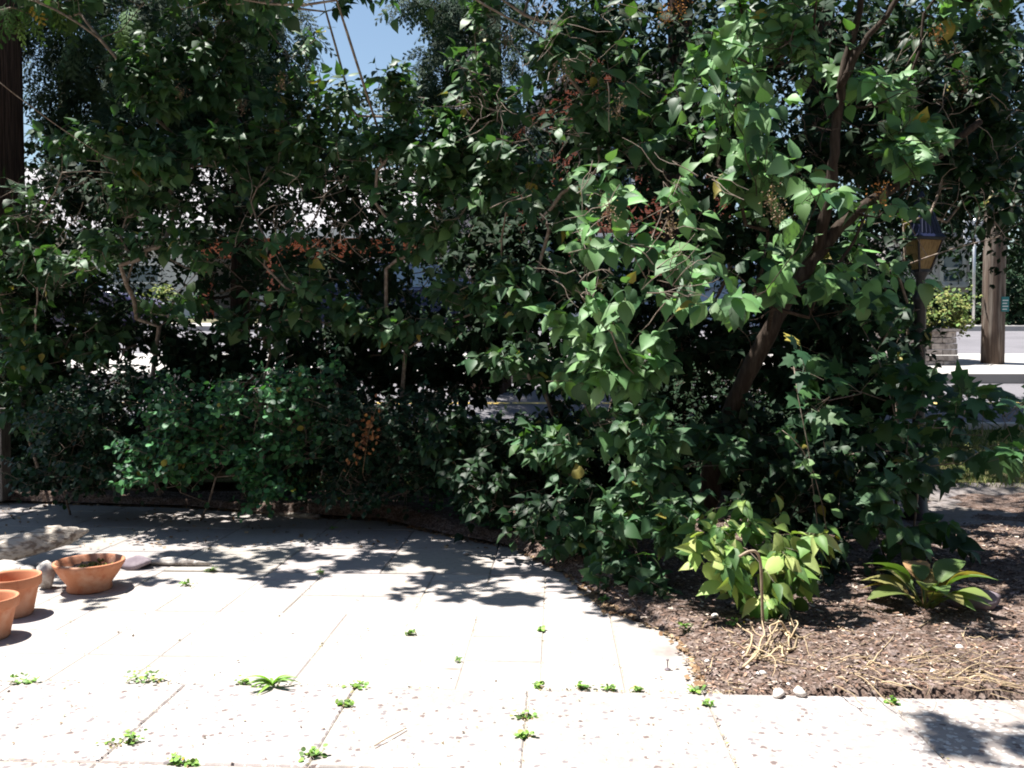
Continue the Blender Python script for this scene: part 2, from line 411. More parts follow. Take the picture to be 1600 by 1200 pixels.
CARD = (np.array([(0, 0, 0), (.3, .5, .06), (0, 1, -.12), (-.3, .5, .06)], float), [(0, 1, 2), (0, 2, 3)])
def maple():
    out = [(0, 0), (.10, -.08), (.32, -.10), (.30, .08), (.52, .22), (.30, .34), (.34, .58), (.14, .60), (0, 1.0),
           (-.14, .60), (-.34, .58), (-.30, .34), (-.52, .22), (-.30, .08), (-.32, -.10), (-.10, -.08)]
    V = [(0, .3, .0)]+[(x, y, .10*abs(x)-.28*max(0, y)**2-.12*abs(x)**2*4) for x, y in out]
    n = len(out); fs = [(0, 1+i, 1+(i+1) % n) for i in range(n)]
    k = len(V); V += [(-.012, -.4, .12), (.012, -.4, .12), (.012, 0, 0), (-.012, 0, 0)]; fs += [(k, k+1, k+2, k+3)]
    V = np.array(V); V[:, 1] += .4; return V, fs
MAPLE = maple()
def hosta_t():
    V = []; fs = []; n = 8
    for i in range(n):
        t = i/(n-1); wd = .34*math.sin(math.pi*min(1, t*.93+.05))**.8*(1-.25*t)
        if i == n-1: wd = .004
        z = .35*t-.75*t*t
        for s in (-1, -.5, 0, .5, 1): V.append((s*wd, t, z+.35*wd*abs(s)-.15*abs(s)**2*wd))
    fs = [(i*5+j, i*5+j+1, (i+1)*5+j+1, (i+1)*5+j) for i in range(n-1) for j in range(4)]
    return np.array(V), fs
HOSTA = hosta_t()

def frames(axis, up, scale, wscale=None):
    """axis (N,3) leaf direction; up (N,3) wanted normal -> M (N,3,3)"""
    y = nrm(axis); x = nrm(np.cross(y, up)); z = np.cross(x, y)
    s = scale[:, None]
    ws = s if wscale is None else s*wscale[:, None]
    return np.stack([x*ws, y*s, z*s], 1)

GREENS = {  # light and dark kinds put sun and shade of the hedge into leaf colour
 'lilac': [(.042, .095, .042), (.055, .118, .052), (.032, .076, .034), (.060, .120, .042)],
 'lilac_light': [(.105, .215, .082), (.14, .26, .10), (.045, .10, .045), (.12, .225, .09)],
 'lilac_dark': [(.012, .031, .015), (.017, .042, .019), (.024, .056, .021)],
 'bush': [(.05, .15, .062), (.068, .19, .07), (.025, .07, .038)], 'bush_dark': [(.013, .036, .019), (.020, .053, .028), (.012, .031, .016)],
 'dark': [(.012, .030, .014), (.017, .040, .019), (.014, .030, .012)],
 'yellow': [(.17, .28, .07), (.24, .34, .09), (.10, .20, .05), (.32, .38, .14), (.07, .15, .045)],
 'vine': [(.032, .08, .034), (.024, .064, .029), (.052, .115, .04)],
 'cedar': [(.030, .058, .034), (.022, .046, .028), (.04, .07, .035)],
 'ylw2': [(.16, .2, .06), (.1, .16, .05), (.2, .21, .07)],
}
def cols(kind, n):
    g = np.array(GREENS[kind]); c = g[rng.integers(0, len(g), n)]
    c = c*rng.uniform(.75, 1.25, (n, 1))*rng.uniform(.92, 1.08, (n, 3))
    if kind in ('lilac', 'lilac_dark', 'lilac_light', 'bush', 'vine'):
        m = rng.random(n) < .012; c[m] = np.array([.30, .26, .06])*rng.uniform(.6, 1.1, (m.sum(), 1))
    return c

# ------------------------------------------------------------------ growing shrubs
def grow(roots, targets, mind=.04, bias=.35):
    """join every target to the nearest node already grown; returns nodes and parents"""
    root = np.array(roots[0])
    N = [np.array(r, float) for r in roots]; par = [-1]*len(roots)
    d0 = np.linalg.norm(targets-root, axis=1); order = np.argsort(d0)
    arr = np.zeros((len(targets)*6+50, 3)); arr[:len(N)] = N; cnt = len(N)
    dr = np.zeros(len(arr)); 
    idx_of = {}
    for ti in order:
        t = targets[ti]
        D = np.linalg.norm(arr[:cnt]-t, axis=1)+bias*dr[:cnt]*.3
        # prefer joining from below
        D = D+np.maximum(0, arr[:cnt, 2]-t[2])*.8
        j = int(np.argmin(D)); p = arr[j].copy(); L = np.linalg.norm(t-p)
        k = int(min(5, max(1, L/.16)))
        prev = j
        side = rng.normal(size=3)*L*.06
        for q in range(1, k+1):
            f = q/k; pos = p*(1-f)+t*f+side*math.sin(math.pi*f)
            if L > .4: pos[2] += -.10*L*math.sin(math.pi*f)*0.6
            if cnt >= len(arr): arr = np.concatenate([arr, np.zeros((500, 3))]); dr = np.concatenate([dr, np.zeros(500)])
            arr[cnt] = pos; dr[cnt] = dr[prev]+L/k; par.append(prev); prev = cnt; cnt += 1
        idx_of[ti] = prev
    return arr[:cnt], par, idx_of

def skeleton_mesh(b, N, par, r_tip=.002, expo=2.4, rmax=.05, k=5, col=None):
    n = len(N); ch = [[] for _ in range(n)]
    for i, p in enumerate(par):
        if p >= 0: ch[p].append(i)
    w = np.zeros(n)
    for i in range(n-1, -1, -1):
        if not ch[i]: w[i] = r_tip**expo
        else: w[i] = sum(w[c] for c in ch[i])
    rad = np.minimum(rmax, w**(1/expo))
    done = set()
    starts = [i for i, p in enumerate(par) if p < 0]
    stack = [(s, None) for s in starts]
    while stack:
        s0, pj = stack.pop()
        chain = [] if pj is None else [pj]
        i = s0
        while True:
            chain.append(i)
            if not ch[i]: break
            nx = max(ch[i], key=lambda c: w[c])
            for c in ch[i]:
                if c != nx: stack.append((c, i))
            i = nx
        if len(chain) < 2: continue
        rr = rad[chain].copy()
        if pj is not None: rr[0] = min(rr[0], rr[1]*1.25)
        b.tube(N[chain], rr, k=k if rr[0] > .006 else 4, caps=False, col=col)

def twigs(b_leaf, b_twig, base, d, L, kind, tmpl, size, nodes=4, droop=.5, spread=1.0, facing=(0, -.25, 1), tcol=(1, 1, 1), both=True, jit=.35, term=True):
    n = len(base); d = nrm(d)
    side0 = nrm(np.cross(d, rnd(n)))
    # gentle sag of the twig
    sag = np.array([0, 0, -.18])
    P0 = base; pts = []
    for q in range(nodes+1):
        f = q/nodes
        pts.append(P0+d*(L*f)[:, None]+sag*(L*f*f)[:, None])
    if b_twig is not None:
        k = 3; th = np.arange(k)*2*np.pi/k
        s1 = side0; s2 = np.cross(d, s1)
        rings = []
        for q in range(0, nodes+1, max(1, nodes//2)):
            r = .0022*(1-.55*q/nodes)
            rings.append(np.stack([pts[q]+r*(math.cos(a)*s1+math.sin(a)*s2) for a in th], 1))
        V = np.stack(rings, 1).reshape(n, -1, 3); m = len(rings)
        fs = [(i*k+j, i*k+(j+1) % k, (i+1)*k+(j+1) % k, (i+1)*k+j) for i in range(m-1) for j in range(k)]
        N = n; vv = m*k
        b_twig.v.append(V.reshape(-1, 3)); fl = np.array([i for f in fs for i in f])
        b_twig.f.append((fl[None, :]+(np.arange(N)*vv)[:, None]+b_twig.n).reshape(-1)); b_twig.lt.append(np.tile([4]*1, N*len(fs)))
        b_twig.n += N*vv; b_twig.mi.append(np.full(N*len(fs), b_twig.cm)); b_twig.c.append(np.ones((N*vv, 3)))
    fac = np.array(facing, float)
    tv = tmpl if isinstance(tmpl, list) else [tmpl]
    tone = rng.uniform(.8, 1.2, n)
    for q in range(1, nodes+1):
        ang = (q % 2)*math.pi/2+rng.normal(size=n)*.4
        s1 = side0*np.cos(ang)[:, None]+np.cross(d, side0)*np.sin(ang)[:, None]
        sgns = (1, -1) if both else ((1,) if q % 2 else (-1,))
        for sg in sgns:
            keep = rng.random(n) < .92
            ax = nrm(s1*sg*spread+d*(.35+.5*q/nodes)+np.array([0, 0, -droop])+rnd(n, jit*.6))
            up = nrm(fac+rnd(n, jit))
            sz = size*rng.uniform(.5, 1.22, n)*(1-.25*abs(q/nodes-.6))
            c = cols(kind, n)*tone[:, None]
            t = rng.integers(0, len(tv), n)
            for ti, (a, f) in enumerate(tv):
                mk = keep & (t == ti)
                b_leaf.inst(a, f, frames(ax[mk], up[mk], sz[mk], rng.uniform(.82, 1.15, mk.sum())), pts[q][mk], c[mk])
    if term:
        ax = nrm(d+np.array([0, 0, -droop*.6])+rnd(n, .3)); up = nrm(fac+rnd(n, jit)); a, f = tv[0]
        b_leaf.inst(a, f, frames(ax, up, size*rng.uniform(.5, .95, n)), pts[-1], cols(kind, n)*tone[:, None])

LEAFN = 0; DENS = 2.05
def shrub(name, label, cat, base, clumps, kind='lilac', tmpl=None, size=.10, tl=.24, nodes=4, bark='twig', rmax=.02, nroot=4,
          droop=.7, group=None, leafarea=.42, facing=(-.15, -.5, .9), r_tip=.0018, matl='leaf', extra=None, stem_pts=None, both=True, fw=.3, tw=True, bare=None, heads=None):
    """clumps: (px, py, d, rx_px, ry_px, rdepth_m, lai)"""
    tmpl = tmpl or [HEART, HEART2, HEART3, HEART4]
    base = np.array(base, float)
    root = thing(name, label, cat, base, group=group)
    bl, bt = MB(), MB()
    B = []; D = []
    nl = nodes*(2 if both else 1)+1
    for (px, py, d, rx, ry, rd, lai) in clumps:
        c = P(px, py, d); rxm = rx*d/F; rym = ry*d/F
        area = math.pi*rxm*rym
        n = max(3, int((3.3 if kind == 'dark' else DENS)*area*lai/(nl*leafarea*size*size*1.35)))
        u = nrm(rnd(n)); rr = (rng.uniform(.12, 1, n)**.5)[:, None]
        p = c+u*rr*np.array([rxm, rd, rym])
        if kind != 'dark' and n > 12:      # twigs gather into tufts with dark gaps between
            m_ = max(4, n//7); pick = rng.integers(0, m_, n)
            p = p[pick]*.78+p*.22; p = p+rnd(n, tl*.16); u = nrm(u[pick]+u*.4)
        keep = p[:, 2] > gz(d)+.06; p = p[keep]; u = u[keep]
        out = u*np.array([1, 1, .8])
        dirn = nrm(out*.7+np.array([0, -fw, .45])+rnd(len(p), .35))
        p = p-dirn*tl*.6
        B.append(p); D.append(dirn)
    B = np.concatenate(B); D = np.concatenate(D)
    roots = [base+np.array([0, 0, -.05])]
    for q in range(nroot-1): roots.append(base+np.array([random.uniform(-.18, .18), random.uniform(-.12, .12), -.05]))
    if stem_pts is not None:
        tg = np.concatenate([stem_pts, B[::1]])
    else: tg = B
    # main stems first
    N, par, idx = grow(roots, tg)
    skeleton_mesh(bt, N-base, par, r_tip=r_tip, rmax=rmax)
    L = tl*rng.uniform(.6, 1.3, len(B))
    twigs(bl, bt if tw else None, B-base, D, L, kind, tmpl, size, nodes=nodes, droop=droop, facing=facing, both=both)
    if extra: extra(bl, bt, base)
    if bare:
        for (px, py, d, rx, ry, cnt) in bare:
            for i in range(cnt):
                q = P(px+random.uniform(-rx, rx), py+random.uniform(-ry, ry), d+random.uniform(-.1, .15)); v = nrm(rnd(1)[0]*[1, .4, .8]); pts = [q]
                for k_ in range(5): v = nrm(v+rnd(1, .28)[0]); pts.append(pts[-1]+v*random.uniform(.03, .07))
                bt.tube(np.array(pts)-base, np.linspace(.0028, .001, 6), k=4, caps=False)
                if random.random() < .6: bt.tube(np.array([pts[2], pts[2]+nrm(v+rnd(1, .8)[0])*.05, pts[2]+nrm(v+rnd(1, .8)[0])*.10])-base, [.0015, .0012, .0008], k=3, caps=False)
    if heads:
        for (px, py, d, c_) in heads:
            bh = MB()
            q = P(px, py, d)-base
            for i in range(70):
                e = rnd(1)[0]*[.022, .022, .035]; v = nrm(rnd(1)[0])
                bh.inst(CARD[0], CARD[1], frames(v[None], rnd(1), np.array([random.uniform(.008, .016)])), (q+e)[None], np.array([c_])*random.uniform(.6, 1.3))
            for i in range(9): bh.tube([q-[0, 0, .05], q+rnd(1)[0]*[.02, .02, .035]], [.0016, .0008], k=3, col=(.12, .08, .05), caps=False)
            bh.build('seed_head', M['leafdull'], root)
    bt.build('stems', M[bark], root)
    bl.build('foliage', M[matl], root)
    global LEAFN
    LEAFN += len(B)*nl
    return root, B

def AC(x, y, z, rx, rd, rz, lai):  # world-placed clump, for out-of-view foliage added to shade patio and hedge
    th = math.atan2(z-CAMH, y)+PITCH; v = math.tan(th)
    return (800+F*x/y*(math.cos(PITCH)+v*math.sin(PITCH)), 600-F*v, y, rx*F/y, rz*F/y, rd, lai)
def gb(px, d): 
    p = P(px, 600, d); return (p[0], d, gz(d))
def smallbush(label, px, d, clumps, **k):
    return shrub('bush', label, 'bush', gb(px, d), clumps, **k)

GL = 'lilac shrubs along the back of the patio'
shrub('lilac_shrub', 'airy lilac with bare grey twigs beneath the thick cedar trunk, leftmost of the hedge', 'shrub', gb(40, 7.3), [
    (60, 330, 6.7, 95, 60, .35, 1.8), (110, 400, 6.6, 110, 50, .35, 2.2), (40, 440, 6.8, 90, 50, .3, 2.0), (20, 540, 6.9, 90, 70, .3, 2.4),
    (120, 520, 6.9, 100, 50, .3, 2.0), (160, 235, 6.3, 100, 40, .3, 2.2), (60, 620, 6.9, 90, 60, .3, 2.6), (-90, 300, 6.6, 90, 120, .4, 2.5)], group=GL, bare=[(80, 330, 6.3, 90, 60, 22), (60, 430, 6.4, 70, 60, 10)], heads=[(282, 145, 6.2, (.16, .11, .08))])
shrub('lilac_shrub', 'tall lilac whose lit leaves stand before the dark cedar crown', 'shrub', gb(250, 7.2), [
    (215, 130, 6.5, 90, 60, .3, 2.0), (300, 110, 6.7, 120, 90, .4, 2.8), (210, 225, 6.2, 100, 55, .3, 2.6), (330, 230, 6.5, 110, 60, .35, 2.6), (360, 20, 6.7, 110, 60, .4, 2.6),
    (200, 310, 6.5, 90, 35, .3, 2.0), (310, 310, 6.6, 90, 25, .3, 1.3), (230, 380, 6.5, 110, 35, .3, 2.0), (330, 390, 6.5, 90, 30, .3, 1.5), (250, 470, 6.7, 110, 35, .3, 1.2),
    (300, -90, 6.9, 160, 80, .4, 2.4), AC(-3.0, 5.7, 3.75, .7, .45, .25, 2.4), AC(-4.3, 5.7, 3.7, .7, .5, .25, 2.6), AC(-3.3, 6.4, 3.9, .9, .4, .3, 3), AC(-4.6, 6.4, 3.9, .9, .4, .3, 3), AC(-3.9, 5.2, 3.5, .4, .2, .15, 1.6), AC(-3.3, 5.0, 3.3, .3, .2, .15, 2.0), AC(-3.25, 4.72, 3.1, .2, .12, .1, 1.6)], group=GL)
shrub('lilac_shrub', 'slender lilac with thin forked stems directly below the open patch of sky', 'shrub', gb(440, 7.1), [
    (440, 170, 6.6, 80, 80, .35, 2.8), (455, 90, 6.7, 40, 55, .25, 1.8), (420, 30, 6.7, 45, 50, .25, 1.8), (520, 150, 6.6, 50, 35, .25, 2.2), (400, 260, 6.5, 100, 40, .3, 2.2), (520, 240, 6.5, 90, 60, .35, 2.6),
    (420, 370, 6.3, 60, 22, .3, 1.5), (460, 440, 6.4, 80, 35, .3, 1.6), (520, 480, 6.5, 80, 40, .3, 1.8), (400, 500, 6.5, 80, 40, .3, 1.6)], group=GL, bare=[(470, 340, 6.0, 110, 70, 22)], heads=[(378, 165, 6.2, (.16, .11, .08)), (440, 128, 6.2, (.16, .11, .08))])
shrub('lilac_shrub', 'dense dark lilac between the sky patch and the tall brick house', 'shrub', gb(620, 6.9), [
    (600, 150, 6.3, 42, 55, .25, 2.6), (590, 230, 6.2, 80, 50, .3, 3.2), (680, 230, 6.0, 90, 70, .4, 3.4), (620, 320, 6.3, 60, 32, .3, 1.6), (700, 330, 6.0, 90, 60, .35, 3.2),
    (740, 140, 5.9, 80, 80, .35, 3.0), (760, 30, 5.9, 45, 80, .35, 2.0), (800, 260, 5.9, 80, 90, .4, 2.6), (620, 390, 6.3, 60, 25, .2, 1.0), (740, 430, 6.0, 80, 60, .35, 2.6), (640, 500, 6.3, 120, 40, .35, 2.6), AC(-1.9, 5.5, 3.6, .75, .42, .22, 3.2), AC(-1.2, 5.15, 3.5, .6, .35, .2, 3.2), AC(-1.7, 6.2, 3.9, 1.0, .4, .3, 3.2), AC(-2.6, 5.2, 3.4, .4, .2, .15, 2), (550, 140, 6.4, 45, 30, .2, 2), (640, 160, 6.4, 40, 40, .2, 2.4)], group=GL)
shrub('lilac_shrub', 'lilac with light hanging leaves and dry seed heads right of the brick house corner', 'shrub', gb(930, 5.9), [
    (880, 60, 5.3, 110, 70, .4, 2.6), (960, 110, 5.2, 60, 45, .25, 2.0), (900, 170, 5.4, 110, 70, .4, 2.0), (850, 320, 5.6, 60, 80, .35, 2.2), (1000, 230, 5.3, 90, 60, .3, 2.4), (860, 460, 5.7, 90, 60, .35, 2.6),
    (880, -80, 5.6, 160, 80, .4, 2.0), AC(-.8, 4.75, 3.4, .5, .28, .15, 3.2), AC(-.5, 4.5, 3.3, .28, .15, .1, 2.6), AC(-1.5, 4.9, 3.4, .3, .2, .12, 2.0), AC(-.4, 5.3, 3.6, .8, .4, .3, 3.0), (820, 560, 5.7, 90, 50, .3, 2.4)], group=GL, size=.105, bare=[(830, 230, 5.0, 100, 130, 34), (900, 80, 4.9, 90, 70, 16)], heads=[(965, 165, 4.7, (.16, .11, .08)), (880, 115, 4.9, (.16, .11, .08)), (790, 60, 5.2, (.16, .11, .08)), (1040, 22, 5.0, (.34, .15, .05)), (1065, 8, 5.0, (.34, .15, .05))])
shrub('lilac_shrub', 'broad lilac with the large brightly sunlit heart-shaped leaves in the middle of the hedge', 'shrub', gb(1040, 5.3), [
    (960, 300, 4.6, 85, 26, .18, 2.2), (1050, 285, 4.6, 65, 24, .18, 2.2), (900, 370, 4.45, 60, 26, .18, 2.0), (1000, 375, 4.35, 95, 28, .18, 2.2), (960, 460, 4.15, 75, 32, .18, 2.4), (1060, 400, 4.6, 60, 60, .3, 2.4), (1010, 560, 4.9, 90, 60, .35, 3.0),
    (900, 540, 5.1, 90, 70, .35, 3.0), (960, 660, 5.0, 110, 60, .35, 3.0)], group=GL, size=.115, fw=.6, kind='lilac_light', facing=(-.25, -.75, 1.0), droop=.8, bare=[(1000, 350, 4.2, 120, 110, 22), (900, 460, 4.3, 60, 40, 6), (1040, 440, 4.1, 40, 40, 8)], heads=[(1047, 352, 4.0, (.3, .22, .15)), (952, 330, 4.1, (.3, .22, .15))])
# large lilac with the leaning trunk
def trunkline(pts, d):
    return np.array([P(x, y, dd) for (x, y), dd in zip(pts, d)])
T1 = trunkline([(1105, 790), (1120, 690), (1165, 590), (1200, 520), (1240, 445), (1290, 380), (1335, 330), (1400, 290), (1470, 240), (1530, 190)], [5.3, 5.3, 5.25, 5.2, 5.2, 5.2, 5.2, 5.3, 5.4, 5.4])
T2 = trunkline([(1275, 400), (1297, 320), (1303, 240), (1310, 160), (1325, 80), (1345, 20), (1350, -80), (1340, -200)], [5.2, 5.15, 5.1, 5.1, 5.1, 5.1, 5.1, 5.1])
T3 = trunkline([(1312, 140), (1345, 70), (1390, 20), (1430, -60), (1470, -160)], [5.1, 5.0, 5.0, 5.0, 5.0])
def bigtrunk(bl, bt, base):
    for T, r0, r1 in ((T1, .062, .02), (T2, .036, .012), (T3, .022, .009)):
        t = np.linspace(0, 1, len(T)*4); q = np.stack([np.interp(t, np.linspace(0, 1, len(T)), T[:, i]) for i in range(3)], 1)
        for _ in range(3): q[1:-1] = (q[:-2]+2*q[1:-1]+q[2:])/4
        q += rng.normal(size=q.shape)*.004
        bt.tube(q-base, np.linspace(r0, r1, len(q))*rng.uniform(.92, 1.08, len(q)), k=10)
bb = T1[0].copy(); bb[2] = .03
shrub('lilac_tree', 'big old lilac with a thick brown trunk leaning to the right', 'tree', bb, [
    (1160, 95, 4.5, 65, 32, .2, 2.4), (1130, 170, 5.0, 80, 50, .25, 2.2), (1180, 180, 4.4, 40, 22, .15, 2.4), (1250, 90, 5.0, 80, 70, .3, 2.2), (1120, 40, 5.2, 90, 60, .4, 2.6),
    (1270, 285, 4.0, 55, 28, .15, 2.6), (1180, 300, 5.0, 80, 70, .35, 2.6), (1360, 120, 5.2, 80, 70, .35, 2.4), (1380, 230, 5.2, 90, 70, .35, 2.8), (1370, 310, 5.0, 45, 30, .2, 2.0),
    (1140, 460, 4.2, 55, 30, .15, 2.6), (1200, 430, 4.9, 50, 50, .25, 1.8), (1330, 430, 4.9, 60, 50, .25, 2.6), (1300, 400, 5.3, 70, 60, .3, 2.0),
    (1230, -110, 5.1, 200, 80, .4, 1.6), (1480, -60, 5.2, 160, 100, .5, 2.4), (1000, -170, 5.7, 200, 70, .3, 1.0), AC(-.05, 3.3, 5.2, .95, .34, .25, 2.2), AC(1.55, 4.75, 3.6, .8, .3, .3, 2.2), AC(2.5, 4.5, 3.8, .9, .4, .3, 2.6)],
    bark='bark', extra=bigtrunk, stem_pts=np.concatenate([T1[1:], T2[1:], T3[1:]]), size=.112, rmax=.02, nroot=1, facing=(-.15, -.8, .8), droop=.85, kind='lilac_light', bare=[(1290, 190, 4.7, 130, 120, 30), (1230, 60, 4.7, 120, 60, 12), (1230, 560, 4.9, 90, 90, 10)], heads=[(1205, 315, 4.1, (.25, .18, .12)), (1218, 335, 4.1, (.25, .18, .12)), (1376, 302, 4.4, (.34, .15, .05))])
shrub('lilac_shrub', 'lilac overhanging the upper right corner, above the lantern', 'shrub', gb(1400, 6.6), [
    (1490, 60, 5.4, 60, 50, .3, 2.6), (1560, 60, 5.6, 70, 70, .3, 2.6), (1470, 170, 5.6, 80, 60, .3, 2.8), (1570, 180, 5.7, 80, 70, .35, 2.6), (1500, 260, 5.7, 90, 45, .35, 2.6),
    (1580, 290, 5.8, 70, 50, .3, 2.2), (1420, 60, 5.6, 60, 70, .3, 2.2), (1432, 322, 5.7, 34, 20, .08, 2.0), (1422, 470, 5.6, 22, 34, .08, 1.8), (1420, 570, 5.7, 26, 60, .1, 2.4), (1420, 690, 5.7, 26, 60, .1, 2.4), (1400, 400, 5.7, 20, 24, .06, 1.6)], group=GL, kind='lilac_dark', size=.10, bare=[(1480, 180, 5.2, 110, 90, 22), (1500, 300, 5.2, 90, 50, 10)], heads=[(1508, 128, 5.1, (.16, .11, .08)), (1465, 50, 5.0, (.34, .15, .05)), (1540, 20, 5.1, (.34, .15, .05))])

# small leaved bushes at the foot of the hedge
GB = 'low bushes at the foot of the hedge'
smallbush('low bright green bush with small round leaves, left of the middle of the hedge', 330, 6.6, [
    (400, 605, 5.9, 90, 26, .22, 3.4), (480, 585, 6.0, 60, 22, .2, 3), (270, 640, 6.0, 60, 40, .25, 3.2), (350, 680, 6.1, 110, 60, .35, 3.2), (260, 720, 6.0, 60, 45, .3, 3.0), (400, 750, 6.0, 60, 40, .3, 3.0), (470, 660, 6.1, 80, 60, .3, 2.8)],
    kind='bush', tmpl=[OVAL], size=.047, tl=.26, nodes=5, group=GB, nroot=6, rmax=.008, r_tip=.001, fw=.45)
smallbush('bluish green bush with small leaves beside the grey post', 130, 6.8, [
    (110, 650, 6.3, 100, 60, .35, 2.8), (160, 730, 6.2, 100, 45, .3, 2.6), (80, 720, 6.4, 60, 50, .3, 2.6), (200, 600, 6.5, 80, 40, .3, 2.4)],
    kind='bush_dark', tmpl=[OVAL], size=.045, tl=.24, nodes=5, group=GB, nroot=6, rmax=.008, r_tip=.001, fw=.4)
smallbush('dark twiggy bush with a withered orange spray on its left side', 600, 6.6, [
    (560, 640, 6.0, 80, 70, .3, 2.6), (640, 700, 6.1, 90, 70, .35, 2.8), (560, 740, 6.0, 80, 45, .3, 2.6), (660, 620, 6.4, 80, 35, .3, 2.0)],
    kind='bush_dark', tmpl=[SMALL], size=.045, tl=.24, nodes=5, group=GB, nroot=6, rmax=.008, r_tip=.001)
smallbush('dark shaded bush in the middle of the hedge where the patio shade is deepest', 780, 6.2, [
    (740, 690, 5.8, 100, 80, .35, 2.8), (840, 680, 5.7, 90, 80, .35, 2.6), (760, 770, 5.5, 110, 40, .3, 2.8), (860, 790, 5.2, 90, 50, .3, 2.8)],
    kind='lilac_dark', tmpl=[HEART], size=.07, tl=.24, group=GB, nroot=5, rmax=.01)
smallbush('leafy bush with pointed leaves spilling over the mulch at the patio corner', 1040, 4.9, [
    (1040, 670, 4.7, 60, 50, .25, 3), (1020, 760, 4.6, 80, 55, .3, 3.2), (1000, 820, 4.5, 60, 45, .25, 3.2), (1070, 830, 4.4, 70, 45, .25, 3.4), (900, 700, 5.2, 80, 60, .3, 2.6), (930, 780, 5.0, 70, 50, .3, 2.6), (1020, 900, 4.4, 55, 35, .2, 3.0), (950, 850, 4.75, 45, 40, .2, 2.8), (965, 905, 4.5, 40, 22, .15, 2.6), (1030, 935, 4.3, 45, 14, .12, 2.6), (900, 830, 5.0, 50, 35, .2, 2.6), (1130, 700, 5.0, 60, 60, .3, 2.6)],
    kind='lilac', size=.085, tl=.22, group=GB, nroot=6, rmax=.01, fw=.45)
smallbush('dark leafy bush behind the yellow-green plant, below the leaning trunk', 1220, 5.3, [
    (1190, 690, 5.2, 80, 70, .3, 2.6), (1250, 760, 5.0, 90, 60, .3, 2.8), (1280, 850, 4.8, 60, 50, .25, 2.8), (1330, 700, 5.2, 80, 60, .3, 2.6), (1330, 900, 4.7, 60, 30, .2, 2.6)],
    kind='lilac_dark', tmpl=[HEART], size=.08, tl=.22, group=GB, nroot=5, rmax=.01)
smallbush('low bush with broad dull green leaves between the lantern post and the wilting hosta', 1400, 4.9, [
    (1370, 790, 4.6, 50, 40, .2, 3.0), (1410, 830, 4.7, 50, 30, .2, 2.6), (1480, 830, 4.9, 50, 25, .2, 1.8), (1400, 740, 4.8, 50, 30, .2, 2.2)],
    kind='lilac', tmpl=[HEART, HEART3], size=.10, tl=.2, group=GB, nroot=4, rmax=.008)
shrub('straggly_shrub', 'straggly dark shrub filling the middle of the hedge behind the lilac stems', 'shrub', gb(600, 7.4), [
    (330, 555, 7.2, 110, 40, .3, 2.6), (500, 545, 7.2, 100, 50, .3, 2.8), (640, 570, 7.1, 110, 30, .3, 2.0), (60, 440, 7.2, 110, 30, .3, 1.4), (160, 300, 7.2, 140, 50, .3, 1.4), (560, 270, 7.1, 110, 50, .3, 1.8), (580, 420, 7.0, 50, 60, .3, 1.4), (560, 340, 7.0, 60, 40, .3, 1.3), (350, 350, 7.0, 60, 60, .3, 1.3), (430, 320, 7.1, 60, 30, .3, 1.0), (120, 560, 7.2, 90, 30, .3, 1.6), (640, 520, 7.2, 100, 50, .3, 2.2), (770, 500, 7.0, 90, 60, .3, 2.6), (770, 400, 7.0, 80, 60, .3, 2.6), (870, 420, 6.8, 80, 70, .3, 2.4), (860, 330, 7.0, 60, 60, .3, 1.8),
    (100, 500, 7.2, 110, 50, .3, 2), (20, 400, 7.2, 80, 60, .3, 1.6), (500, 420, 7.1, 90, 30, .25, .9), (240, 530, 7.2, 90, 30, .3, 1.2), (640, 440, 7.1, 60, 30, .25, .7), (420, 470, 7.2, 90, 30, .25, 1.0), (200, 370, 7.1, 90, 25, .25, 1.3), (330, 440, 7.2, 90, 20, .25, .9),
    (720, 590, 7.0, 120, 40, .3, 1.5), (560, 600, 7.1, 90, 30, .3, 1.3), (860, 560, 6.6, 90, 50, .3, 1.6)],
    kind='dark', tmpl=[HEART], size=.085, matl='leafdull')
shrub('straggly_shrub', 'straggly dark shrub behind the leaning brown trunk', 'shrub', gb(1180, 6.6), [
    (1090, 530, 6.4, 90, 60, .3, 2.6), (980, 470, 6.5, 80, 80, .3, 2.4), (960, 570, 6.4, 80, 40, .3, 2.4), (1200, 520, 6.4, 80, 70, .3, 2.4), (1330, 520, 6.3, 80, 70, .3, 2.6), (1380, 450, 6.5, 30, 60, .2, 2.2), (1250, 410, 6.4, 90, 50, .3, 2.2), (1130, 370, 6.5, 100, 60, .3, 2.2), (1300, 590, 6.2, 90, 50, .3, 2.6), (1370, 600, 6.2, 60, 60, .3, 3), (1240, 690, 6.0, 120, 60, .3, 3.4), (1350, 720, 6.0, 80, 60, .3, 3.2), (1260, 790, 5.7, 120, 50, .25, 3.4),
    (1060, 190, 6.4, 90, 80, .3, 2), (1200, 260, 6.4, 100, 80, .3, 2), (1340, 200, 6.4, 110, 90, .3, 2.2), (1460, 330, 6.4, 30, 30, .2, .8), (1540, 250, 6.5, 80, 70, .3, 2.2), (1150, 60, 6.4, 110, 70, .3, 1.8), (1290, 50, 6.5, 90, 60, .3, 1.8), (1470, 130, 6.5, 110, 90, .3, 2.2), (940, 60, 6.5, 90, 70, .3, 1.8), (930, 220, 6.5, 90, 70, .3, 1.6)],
    kind='dark', tmpl=[HEART], size=.09, matl='leafdull')
